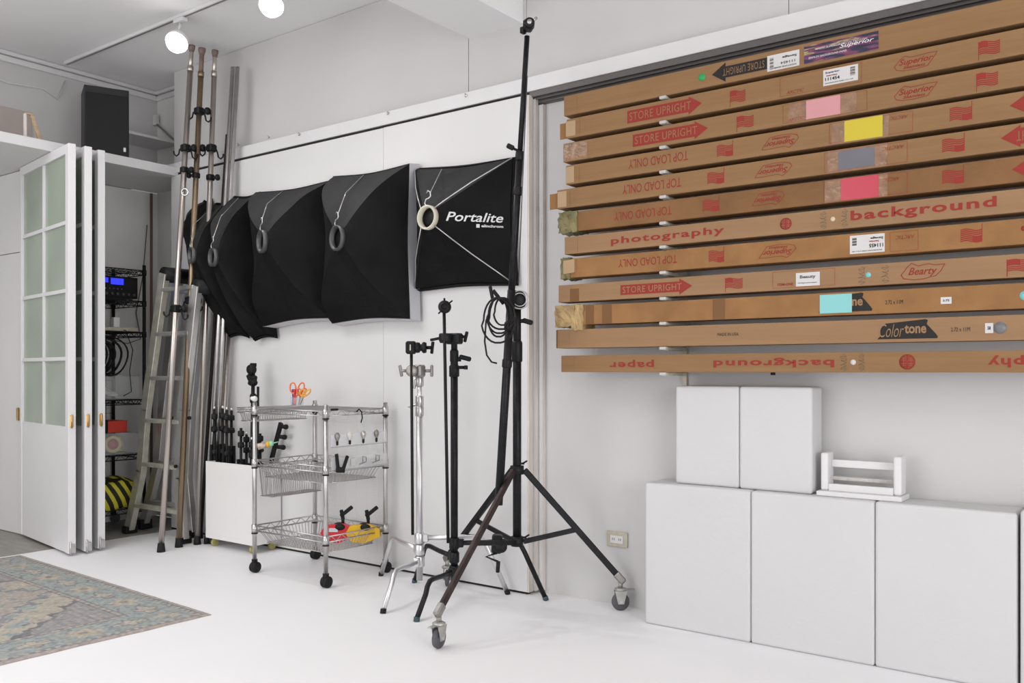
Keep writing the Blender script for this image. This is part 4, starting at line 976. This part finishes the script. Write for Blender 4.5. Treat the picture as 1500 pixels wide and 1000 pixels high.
    for f,r in ((f1,.021),(.32,.021),(f2+.07,.025),(.655,.024)): MB().lathe(on_(f)-ax*.02,ax,[(r*.85,0),(r,.006),(r,.036),(r*.85,.042)],16).build('collar','black',b)
    k=on_(f1-.008); MB().cyl(k,k-RT*.03+V((0,0,.014)),.006,8).obox(k-RT*.045+V((0,0,.022)),(.02,.022,.036),RT*-1+V((0,0,.5)),None,.004).build('clamp_knob','black',b)
    h_=on_(0.0); m=MB().obox(h_,(.045,.045,.05),ax,None,.008).lathe(h_+V((0,0,.005))-FW*.035+RT*.008,FW,[(0,0),(.022,0),(.024,.005),(.024,.05),(0,.052)],18).obox(h_-RT*.022-EZ*.022,(.02,.03,.03),EZ,None,.004); m.build('tip_head','black',b)
    MB().lathe(h_+V((0,0,.005))-FW*.042+RT*.008,FW,[(0,0),(.012,0),(.012,.006),(0,.006)],14).build('tip_screw','steel',b)
    MB().cyl(h_+RT*.018+EZ*.015,h_+RT*.042+EZ*.04,.007,10).build('tip_spigot','steel',b)
    # lower counterweight gearbox + crank
    g_=pix(728,796,db); m=MB().obox(g_,(.06,.05,.085),ax,None,.008).lathe(g_-FW*.035+V((0,0,-.01))+RT*.02,FW,[(0,0),(.026,0),(.028,.006),(.028,.03),(0,.03)],18); m.build('winch_box','black',b)
    m=MB().tube([g_+EZ*-.04-FW*.02,pix(712,815,db-.03),pix(729,822,db-.03),pix(730,834,db-.03)],.006,8).cyl(pix(730,822,db-.03),pix(729,838,db-.03),.0095,10); m.build('crank','black',b)
    m=MB().cyl(pix(722,425,db-.02),pix(738,445,db-.01),.009,8).obox(pix(720,430,db-.02),(.014,.016,.075),V((-.25,0,1)),None,.004); m.build('crank_handle','black',b)
    # cable bundle
    cb_=thing('cable_loops','bundle of thin black cable looped over the boom pivot','cable',pix(735,470,db-.05))
    for k in range(5):
        w_=[17,20,14,23,12][k]; hgt=[52,46,57,66,40][k]; cxp=[733,736,732,731,738][k]; pts=[]
        for a in range(26):
            an=a/26*6.283; x=cxp+w_*math.cos(an)*(1 if math.sin(an)<0 else .85)-(3 if math.cos(an)<0 else 0); y=440+hgt*.5*(1-math.sin(an)); pts.append(pix(x,y-4,db-.045-.012*k*math.sin(an)**2))
        MB().tube(pts,.0045,6,closed=True).build('cable_loop','black',cb_)
    pts=[pix(x,y,db-.05) for x,y in ((722,442),(712,470),(710,500),(713,520),(720,530),(728,532))]; MB().tube(pts,.0042,6).build('cable_end','black',cb_)
    q=MB().tube([pix(746,70,db-.02).lerp(on_(.3),.0) if 0 else on_(.1)-FW*.018+RT*.012,on_(.3)-FW*.024+RT*.02,on_(.5)-FW*.024+RT*.03],.0028,6).build('cord','ring_dark'); tag(q,'thin grey cord running down along the tilted boom pole','cable')
M['greymetalw']=mat('zinc_plated_metal',(.42,.415,.39),.4,.6,var=.15,vs=30)
wind_stand()
# ================================================================== WHITE BLOCKS
gb='white blocks stacked along the right wall'
def block(label,x0,x1,y0,y1,z0,z1):
    m=MB().box(x0,x1,y0,y1,z0,z1,.012,4); 
    for f in m.bm.faces: f.smooth=False
    o=m.build('white_block','foam'); tag(o,label,'block',gb)
bxs=[XW(944,3.61),XW(1099,3.61),XW(1281,3.61),XW(1491,3.61)]
labs=['large white block at the left end of the bottom row','large white block in the middle of the bottom row','large white block third in the bottom row, nothing on top']
for k in range(3): block(labs[k],bxs[k]+.001,bxs[k+1]-.001,3.61,3.8,0,.642)
block('large white block cut off by the right edge of the picture',bxs[3]+.008,bxs[3]+.52,3.60,3.8,0,.655)
ux=[XW(989,3.66),XW(1083,3.66),XW(1190,3.66)]
block('smaller white block on the top row, the left one',ux[0],ux[1]-.001,3.66,3.79,.6425,1.083)
block('smaller white block on the top row, the right one',ux[1]+.001,ux[2],3.655,3.79,.6425,1.083)
ps=thing('white_wooden_rack','small white wooden rack with crossbars standing on the blocks','rack',(-1.0,3.71,.6425))
xa,xb=XW(1199,3.65),XW(1318,3.65)
B('base_board','trim',ps,xa-.008,xb+.008,3.645,3.775,.6425,.662,.003)
for x in (xa,xb-.03): B('side_board','trim',ps,x,x+.03,3.675,3.755,.662,.815,.008)
B('front_bar','trim',ps,xa+.03,xb-.03,3.68,3.70,.662,.69,.002)
B('upper_bar','trim',ps,xa+.03,xb-.03,3.725,3.74,.755,.785,.002)
B('cavity_bar','jamb',ps,xa+.03,xb-.03,3.74,3.75,.70,.712,.001)
MB().cyl((xa+.03,3.715,.715),(xb-.03,3.715,.715),.006,10).build('roller','clear',ps)
# ================================================================== CARDBOARD BOXES
YB2=3.585; DB=.095
d1150=dY(1150,YB2)
def zz(py): return CAMZ+(HY-py)/FPX*d1150
edges=[(70,104.1),(110.7,143.7),(151.5,183.6),(190.2,222.9),(230.1,262.8),(271.2,304.5),(312.9,342.6),(350.7,383.4),(395.1,424.8),(432,464.4),(471.9,504.1),(516.7,545.1)]
left=[826,830,825,829,816,822,827,822,818,822,815,822]
mats=['card1','card1','card1','card1','card1','card2','card3','card4','card3','card4','card3','card1']
lab=['topmost long cardboard box, with the colourful sticker and green dot','long cardboard box with white number label, directly below the topmost one','long cardboard box with the pink card taped on','long cardboard box with the yellow card taped on','long cardboard box with the slate grey card taped on','long cardboard box with the crimson card and olive-taped end','pale long box reading photography background upright','long cardboard box with a torn white label and taped patch','long cardboard box with red arrow and small white name label','orange-brown long box with turquoise card and crumpled tape end','plain pale long box with the black swoosh logo','lowest long box with its large red words upside down']
XR=.56; TH=.0006
def red_poly(m,pts,d=TH): return m.prism([V((x,YB2-.0003,z)) for x,z in pts],V((0,-d,0)))
def ribbon(m,pts,w,closed=False,Y=None):
    Y=Y or YB2-.0006; n=len(pts)
    for i in range(n if closed else n-1):
        a=V((pts[i][0],Y,pts[i][1])); b=V((pts[(i+1)%n][0],Y,pts[(i+1)%n][1])); d=(b-a)
        if d.length<1e-5: continue
        s_=V((d.z,0,-d.x)).normalized()*w/2; e=d.normalized()*w*.3; m.prism([a-s_-e,b-s_+e,b+s_+e,a+s_-e],V((0,-.0002,0)))
    return m
def X(px): return XW(px,YB2)
class Box:
    def __init__(s,i):
        s.i=i; s.z0=zz(edges[i][1]); s.z1=zz(edges[i][0]); s.c=(s.z0+s.z1)/2; s.h=s.z1-s.z0; s.x0=X(left[i])
        s.t=thing('cardboard_box',lab[i],'box',(s.x0,YB2+DB/2,s.z0),'long cardboard boxes racked on the wall')
        MB().box(s.x0,XR+.02*(i%3),YB2,YB2+DB,s.z0,s.z1,.0025,2).build('carton',mats[i],s.t)
        # flap seam near the end
        ribbon(MB(),[(s.x0+.075,s.z0+.004),(s.x0+.075,s.z1-.004)],.0008).build('fold_line','brown_tape',s.t) if i not in (5,9) else None
    def arrow(s,p0,p1,dirn,body,m='red',flip=False,tm=None,hh=.62):
        a,b=X(p0),X(p1); h=s.h*hh/2; z=s.c; hd=.062; ah=s.h*.43; g=MB()
        if dirn>0: red_poly(g,[(a,z-h),(b-hd,z-h),(b-hd,z-ah),(b,z),(b-hd,z+ah),(b-hd,z+h),(a,z+h)])
        else: red_poly(g,[(b,z+h),(a+hd,z+h),(a+hd,z+ah),(a,z),(a+hd,z-ah),(a+hd,z-h),(b,z-h)])
        g.build('arrow_print',m,s.t)
        if body:
            w=(b-a)-hd-.02; cx=(a+b)/2+(-hd/2 if dirn>0 else hd/2)+ (.012 if dirn>0 else -.012)
            MB().text(body,V((cx,YB2-.0012,z)),EX,EZ,w+.02,h*1.25,bold=.0,flip=flip,sp=1.1).build('arrow_text',tm or mats[s.i],s.t)
    def words(s,body,p0,p1,h,m='red',flip=False,bold=.0,dz=0,name='text_print',sp=1.0,shear=0):
        a,b=X(p0),X(p1); MB().text(body,V(((a+b)/2,YB2-.0007,s.c+dz)),EX,EZ,b-a,h,bold=bold,flip=flip,sp=sp,shear=shear).build(name,m,s.t)
    def flag(s,p0,p1,flip=False,m='red',dz=0):
        a,b=X(p0),X(p1); w=b-a; h=s.h*.50; g=MB(); k=-1 if flip else 1; cx=(a+b)/2; cz=s.c+dz
        def pt(u,v): 
            wv=.10*math.sin(u*6.283*.9+.4)*h; return (cx+k*(u-.5)*w, cz+k*((v-.5)*h+wv))
        def cell(u0,u1,v0,v1,n=6):
            for q in range(n):
                ua=u0+(u1-u0)*q/n; ub=u0+(u1-u0)*(q+1)/n; red_poly(g,[pt(ua,v0),pt(ub,v0),pt(ub,v1),pt(ua,v1)],.0002)
        cell(0,.44,.46,1.0)
        for q in range(7):
            v0=q/6.6; v1=v0+.105
            if v0>.45: cell(.45,1,v0,min(v1,1.02))
            else: cell(0,1,v0,v1)
        cell(-.035,0,-.42,1.05,1)
        g.build('flag_print',m,s.t)
    def logo(s,p0,p1,flip=False,body='Superior',sub='Seamless',m='red'):
        a,b=X(p0),X(p1); w=b-a; cx=(a+b)/2; h=s.h*.62; k=-1 if flip else 1; g=MB(); cz=s.c
        pts=[(-.5,-.10),(-.36,.30),(-.25,.50),(-.12,.36),(.1,.38),(.32,.42),(.5,.40),(.42,.08),(.28,-.40),(-.02,-.48),(-.3,-.46),(-.45,-.34)]
        g=ribbon(g,[(cx+k*u*w,cz+k*v*h) for u,v in pts],.0022,True)
        g.text(body,V((cx+k*.01*w,YB2-.0008,cz+k*.05*h)),EX,EZ,w*.80,h*.50,shear=.35,bold=.018,flip=flip)
        if sub: g.text(sub,V((cx-k*.03*w,YB2-.0008,cz-k*.26*h)),EX,EZ,w*.52,h*.20,shear=.35,bold=.015,flip=flip)
        g.build('logo_print',m,s.t)
    def patch(s,p0,p1,f0,f1,m,name='tape',pr=.0012,lb=None,tilt=0):
        a,b=X(p0),X(p1); g=MB(); z0_=s.z0+s.h*f0; z1_=s.z0+s.h*f1
        g.prism([V((a,YB2-.0001,z0_)),V((b,YB2-.0001,z0_+tilt)),V((b,YB2-.0001,z1_+tilt)),V((a,YB2-.0001,z1_))],V((0,-pr,0)))
        return g.build(name,m,s.t,lb)
    def dot(s,px,r,m,dz=0):
        MB().lathe(V((X(px),YB2-.0002,s.c+dz)),(0,-1,0),[(0,0),(r,0),(r,.0012),(0,.0012)],18).build('round_sticker',m,s.t)
    def rect(s,p0,p1,f0,f1,m='red'):
        a,b=X(p0),X(p1); z0_=s.z0+s.h*f0; z1_=s.z0+s.h*f1
        ribbon(MB(),[(a,z0_),(b,z0_),(b,z1_),(a,z1_)],.0011,True).build('outline_print',m,s.t)
    def stamp(s,px,r):
        c_=V((X(px),YB2-.0003,s.c)); g=MB(); g.lathe(c_,(0,-1,0),[(0,0),(r,0),(r,.0004),(0,.0004)],24); g.build('round_stamp','red',s.t)
        g=MB()
        for k in range(-3,4):
            L=math.sqrt(max(0,(.8*r)**2-(k*r*.25)**2))
            if k!=0: ribbon(g,[(c_.x-L,c_.z+k*r*.25),(c_.x-r*.12,c_.z+k*r*.25)],.0016,Y=YB2-.0008); ribbon(g,[(c_.x+r*.12,c_.z+k*r*.25),(c_.x+L,c_.z+k*r*.25)],.0016,Y=YB2-.0008)
        ribbon(g,[(c_.x-r*.45,c_.z-r*.6),(c_.x-r*.45,c_.z+r*.6)],.0014,Y=YB2-.0008); ribbon(g,[(c_.x+r*.45,c_.z-r*.6),(c_.x+r*.45,c_.z+r*.6)],.0014,Y=YB2-.0008)
        g.build('stamp_lines',mats[s.i],s.t)
    def scrib(s,px,flipv=False,seed=1):
        rnd=random.Random(seed); g=MB(); x=X(px)
        for q in range(4):
            z=s.z1-s.h*(.15+.2*q); pts=[(x+.012*math.sin(j*1.3+q)+rnd.uniform(-.003,.003),z-.0022*j+.004*math.cos(j*1.9)) for j in range(6)]; ribbon(g,pts,.0013)
        g.build('handwriting','greyink',s.t)
    def flap(s,w=.042,m=None,top=.9):
        z0_,z1_=s.z0+.004,s.z1-.004; c_=V((s.x0-w/2,YB2+.012,(z0_+z1_)/2)); MB().box(s.x0-w,s.x0+.002,YB2+.010,YB2+.014,z0_,z0_+(z1_-z0_)*top,.001,1).build('end_flap',m or 'brownflap',s.t)
    def lump(s,p0,p1,m,name='crumpled_tape',up=.0,dn=.0,seed=3):
        a,b=X(p0),X(p1); g=MB(); bm=g.bm; bmesh.ops.create_cube(bm,size=1); bmesh.ops.subdivide_edges(bm,edges=bm.edges[:],cuts=5,use_grid_fill=True)
        for v in bm.verts:
            c_=v.co.copy(); q=V(((a+b)/2+c_.x*(b-a),YB2+DB/2+c_.y*(DB+.014),s.c+(up-dn)/2+c_.z*(s.h+.008+up+dn))); q+=V((noise.noise(c_*4+V((seed,0,0))),noise.noise(c_*4+V((0,seed,0)))*.7,noise.noise(c_*4+V((0,0,seed)))))*.011; v.co=q
        g.build(name,m,s.t)
M['brownflap']=mat('inner_cardboard',(.30,.155,.06),.85)
bx=[Box(i) for i in range(12)]
def label_with_text(b,p0,p1,f0,f1,lines,flip=False,bar=None):
    o=b.patch(p0,p1,f0,f1,'paper','paper_label',.0012)
    a,e=X(p0),X(p1); w=e-a; h=b.h*(f1-f0); zc=b.z0+b.h*(f0+f1)/2; k=-1 if flip else 1
    for (txt,u,v,tw,th_,mt) in lines:
        g=MB(); g.text(txt,V((a+w/2+k*(u-.5)*w,YB2-.0016,zc+k*(v-.5)*h)),EX,EZ,tw*w,th_*h,bold=.03,flip=flip); g.build('label_text',mt,b.t)
    if bar:
        g=MB(); u0,u1,v0,v1=bar
        for q in range(9):
            zq=v0+(v1-v0)*q/9; x0_=a+w/2+k*(u0-.5)*w; x1_=a+w/2+k*(u1-.5)*w; z_=zc+k*(zq-.5)*h
            g.prism([V((x0_,YB2-.0014,z_)),V((x1_,YB2-.0014,z_)),V((x1_,YB2-.0014,z_+h*.02*(1+q%3))),V((x0_,YB2-.0014,z_+h*.02*(1+q%3)))],V((0,-.0002,0)))
        g.build('barcode','greyink',b.t)
# 1
b=bx[0]; b.dot(1028,.0165,'green'); b.arrow(1043,1124,-1,'STORE UPRIGHT','ink',True,hh=.5)
label_with_text(b,1124,1171,.12,.80,[('111454',.35,.62,.45,.16,'greyink'),('Savage',.3,.28,.45,.18,'ink'),('WIDETONE SEAMLESS',.5,.86,.85,.10,'greyink')],True,(.80,.92,.2,.85))
b.patch(1178,1287,.12,.86,'banner','colourful_sticker',.0012)
g=MB(); g.text('WWW.SUPERIORSPECIALTIES.COM',V((X(1232),YB2-.0018,b.c+.014)),EX,EZ,.20,.007,shear=.2); g.text('Superior',V((X(1255),YB2-.0018,b.c+.004)),EX,EZ,.13,.02,shear=.3,bold=.01); g.text('SEAMLESS BACKGROUND PAPER',V((X(1212),YB2-.0018,b.c-.016)),EX,EZ,.15,.008,shear=.2)
g.build('sticker_text','whiteprint',b.t)
# 2
b=bx[1]; b.arrow(919,1028,1,'STORE UPRIGHT'); b.flag(1070,1092); b.rect(1143,1262,.10,.93); b.words('ARCTIC',1152,1178,.013,dz=-.026,shear=.3)
label_with_text(b,1206,1257,.20,.88,[('Superior',.27,.80,.42,.15,'ink'),('Seamless',.25,.62,.32,.10,'red'),('111454',.27,.40,.42,.20,'ink'),('BACKGROUND PAPER 2.72 x 11M',.46,.14,.8,.07,'greyink')],False,(.78,.92,.35,.88))
b.logo(1310,1373); b.flag(1434,1465); b.patch(829,843,.10,.88,'patch'); b.flap(.045)
# 3
b=bx[2]; b.arrow(927,1037,1,'STORE UPRIGHT'); b.flag(1080,1104); b.rect(1147,1270,.10,.93); b.words('ARCTIC',1155,1178,.013,dz=-.026,shear=.3)
b.patch(1155,1255,.08,.95,'clear_tape','clear_tape',.0006); b.patch(1181,1231,.10,.94,'pink','colour_card',.0018,'pink card'); b.logo(1310,1373); b.flag(1431,1462); b.patch(826,860,.05,.95,'clear_tape','clear_tape',.0008)
# 4
b=bx[3]; b.words('TOP LOAD ONLY',921,1008,.040,flip=True,dz=.004); b.flag(1050,1073,True); b.logo(1116,1170,True); b.patch(1218,1302,.04,.96,'clear_tape','clear_tape',.0006); b.patch(1237,1293,.06,.95,'yellow','colour_card',.0018,'yellow card')
b.words('ARCTIC',1303,1330,.013,flip=True,dz=.022,shear=.3); b.rect(1215,1337,.10,.93); b.flag(1391,1423,True); b.arrow(1479,1590,-1,'STORE UPRIGHT',flip=True); b.patch(829,841,.08,.92,'patch')
# 5
b=bx[4]; b.words('TOP LOAD ONLY',912,998,.040,flip=True,dz=.003); b.flag(1036,1060,True); b.logo(1106,1160,True); b.rect(1208,1329,.08,.93); b.patch(1212,1300,.04,.96,'clear_tape','clear_tape',.0006); b.patch(1228,1281,.10,.90,'greycard','colour_card',.0018,'slate grey card')
b.words('ARCTIC',1292,1325,.014,flip=True,dz=.022,shear=.3); b.flag(1380,1412,True); b.arrow(1466,1590,-1,'STORE UPRIGHT',flip=True); b.flap(.05); b.patch(817,830,.08,.90,'patch')
# 6
b=bx[5]; b.words('TOP LOAD ONLY',900,984,.038,flip=True); b.flag(1029,1053,True); b.logo(1102,1149,True); b.rect(1207,1329,.08,.93); b.patch(1208,1300,.04,.96,'clear_tape','clear_tape',.0006); b.patch(1232,1287,.04,.96,'crimson','colour_card',.0018,'crimson card')
b.words('ARCTIC',1293,1318,.014,flip=True,dz=.018,shear=.3); b.flag(1380,1411,True); b.arrow(1482,1590,-1,'STORE UPRIGHT',flip=True); b.lump(819,846,'olive',seed=4)
# 7
b=bx[6]; b.words('photography',895,1061,.042,bold=.025,sp=1.15,dz=-.003); b.stamp(1151,.0245); b.dot(1220,.0095,'cream'); b.scrib(1206,seed=3); b.scrib(1237,seed=5); b.words('background',1246,1460,.050,bold=.03,sp=1.15)
# 8
b=bx[7]; b.words('TOP LOAD ONLY',906,992,.036,flip=True,dz=.003); b.flag(1038,1060,True); b.logo(1112,1166,True)
label_with_text(b,1245,1296,.12,.90,[('Savage',.22,.22,.36,.16,'ink'),('Seamless',.30,.40,.28,.10,'red'),('111455',.24,.62,.40,.20,'ink'),('BACKGROUND PAPER 2.72 x 11M',.5,.88,.85,.06,'greyink')],True,(.80,.93,.15,.60))
b.rect(1304,1345,.10,.90); b.words('ARCTIC',1312,1340,.014,flip=True,dz=.015,shear=.3); b.flag(1407,1438,True); b.dot(1500,.009,'red',dz=.01); b.lump(822,836,'olive',seed=8); b.patch(827,843,.20,.90,'patch',pr=.012,tilt=.005)
# 9
b=bx[8]; b.arrow(909,1014,1,'STORE UPRIGHT',hh=.55); b.flag(1063,1088); b.rect(1132,1223,.12,.92); b.words('ITEM-ONE',1139,1162,.011,dz=-.018,bold=.03); label_with_text(b,1166,1201,.14,.80,[('Beauty',.5,.66,.66,.30,'greyink'),('background paper',.5,.24,.8,.10,'greyink')])
b.dot(1272,.0105,'cyan'); b.scrib(1262,seed=11); b.scrib(1297,seed=12)
g=MB(); a_,e_=X(1320),X(1384); w=e_-a_; ribbon(g,[(a_+w*u,b.c+b.h*v) for u,v in ((0,-.12),(.14,.22),(.24,.40),(.40,.26),(.62,.34),(.8,.26),(1.0,.28),(.92,.0),(.80,-.22),(.5,-.34),(.3,-.36),(.06,-.28))],.0026,True); g.text('Bearty',V(((a_+e_)/2,YB2-.0008,b.c-.002)),EX,EZ,w*.66,.036,shear=.35,bold=.012); g.build('logo_print','red',b.t)
b.flag(1476,1520); b.patch(835,848,.02,.75,'brown_tape','tape',.0008)
# 10
b=bx[9]; b.lump(814,842,'beige_tape',up=.0,dn=.004,seed=14); b.lump(838,855,'beige_tape',dn=.022,seed=21,name='crumpled_tape')
for p0,p1 in ((858,870),(882,896),(1044,1062)): b.patch(p0,p1,.02,.98,'brown_tape','tape',.0008)
def swoosh(b,p0,p1):
    a_,e_=X(p0),X(p1); w=e_-a_; z=b.c; h=b.h; g=MB(); red_poly(g,[(a_,z-.36*h),(a_+.06*w,z-.22*h),(a_+.05*w,z+.10*h),(a_+.14*w,z+.30*h),(a_+.80*w,z+.44*h),(a_+.84*w,z+.40*h),(a_+.82*w,z+.24*h),(a_+.97*w,z-.18*h),(a_+1.0*w,z-.30*h),(a_+.985*w,z-.36*h)],.0005); g.build('logo_print','ink',b.t); return a_,e_,w
a_,e_,w=swoosh(b,1199,1278); MB().text('ne',V((X(1256),YB2-.0016,b.c+.002)),EX,EZ,X(1264)-X(1248),.026,bold=.03).build('logo_text','card3',b.t)
b.patch(1201,1248,.10,.92,'cyan','colour_card',.0022,'turquoise card'); b.words('2.72 x 11M',1297,1323,.015,'ink',dz=-.003); label_with_text(b,1378,1394,.30,.58,[('2.72',.5,.5,.6,.3,'ink')]); b.dot(1501,.016,'cyan')
# 11
b=bx[10]; b.words('MADE IN USA',1051,1082,.013,'ink',dz=.002); a_,e_,w=swoosh(b,1285,1374)
g=MB().text('Color',V((X(1306),YB2-.0016,b.c+.000)),EX,EZ,X(1325)-X(1289),.050,shear=.35,bold=-.008); g.text('tone',V((X(1341),YB2-.0016,b.c+.004)),EX,EZ,X(1358)-X(1326),.034,bold=.03); g.build('logo_text','card3',b.t)
b.words('2.72 x 11M',1393,1421,.015,'ink',dz=-.002); label_with_text(b,1443,1455,.30,.70,[('58',.5,.5,.4,.35,'ink')]); b.dot(1465,.021,'cavity'); b.patch(815,817,.02,.98,'brown_tape')
# 12
b=bx[11]; b.words('paper',893,958,.034,flip=True,bold=.025,sp=1.15,dz=.0); b.words('background',1045,1222,.040,flip=True,bold=.03,sp=1.15); b.scrib(1236,seed=31); b.scrib(1262,seed=32); b.dot(1250,.0105,'paper'); b.stamp(1329,.029); b.words('photography',1447,1655,.044,flip=True,bold=.03,sp=1.15)
M['capgrey']=mat('grey_white_cap',(.50,.49,.47),.5)
# wall brackets carrying the boxes
rk=thing('bracket_rail','pale slotted wall rail with arms carrying the long boxes','rail',(X(1003),YW-.01,1.0))
for xr in (XW(1003,3.80),):
    B('slotted_upright','outlet',rk,xr-.012,xr+.012,YW-.016,YW-.0004,1.05,2.5,.002)
    for i in range(12):
        z=bx[i].z0; xa_=xr-.0
        m=MB(); m.obox(V((xr-.0,(3.60+YW-.018)/2,z-.0095)),(.026,YW-.018-3.60,.017),EZ,None,.003); m.build('support_arm','outlet',rk)
        m=MB(); m.box(xr-.017,xr+.017,YB2-.012,3.605,z-.015,z-.001,.004,2); m.build('arm_cap','capgrey',rk)
B('slotted_upright','outlet',rk,.30,.324,YW-.016,YW-.0004,1.05,2.5,.002)
for i in range(12):
    z=bx[i].z0; MB().box(.30,.324,YB2,YW-.0165,z-.018,z-.001,.002).build('support_arm','outlet',rk)
p=P(1131,547,3.62); q=MB().cyl((p.x,3.63,bx[11].z0-.001),(p.x,3.63,bx[11].z0-.012),.010,12).build('black_knob','black'); tag(q,'tiny black knob under the lowest cardboard box','knob')
# ================================================================== TRACK LIGHTS
tk=thing('light_track','white ceiling light track running parallel to the wall','track',(-3,3.21,CEIL))
B('track_rail','trim',tk,-6.38,.5,3.193,3.227,CEIL-.022,CEIL-.001,.002)
B('track_slot','greymetal',tk,-6.37,.49,3.204,3.216,CEIL-.0235,CEIL-.0221)
def spot(px,py,label,tgt):
    c_=P(px,py,3.19); t=thing('track_spotlight',label,'lamp',(c_.x,3.21,CEIL-.024),'lit spotlights on the ceiling track')
    B('adapter','trim',t,c_.x-.05,c_.x+.05,3.19,3.23,CEIL-.05,CEIL-.024,.004)
    MB().cyl((c_.x,3.21,CEIL-.05),c_+V((0,0,.03)),.008,10).build('stem','trim',t)
    ax=(V(tgt)-c_).normalized()
    MB().lathe(c_-ax*.05,ax,[(.0,0),(.04,0),(.062,.02),(.070,.07),(.067,.07),(.060,.06)],24).build('housing','trim',t)
    MB().lathe(c_-ax*.05,ax,[(0,.064),(.066,.064),(.066,.072),(.055,.10),(.03,.118),(0,.122)],24).build('lamp_face','lampglow',t,'glowing lamp face')
    l=bpy.data.lights.new('spot_beam','SPOT'); l.energy=30; l.spot_size=math.radians(150); l.spot_blend=.9; l.shadow_soft_size=.05; l.color=(1,.97,.93)
    o=bpy.data.objects.new('spot_beam',l); COL.objects.link(o); o.location=c_+ax*.09; o.rotation_euler=ax.to_track_quat('-Z','Y').to_euler()
spot(260,60,'lit white spotlight on the ceiling track, above the pole tops',(-3.6,1.2,.6))
spot(398,6,'lit white spotlight cut by the top edge of the picture',(-2.2,1.2,0))
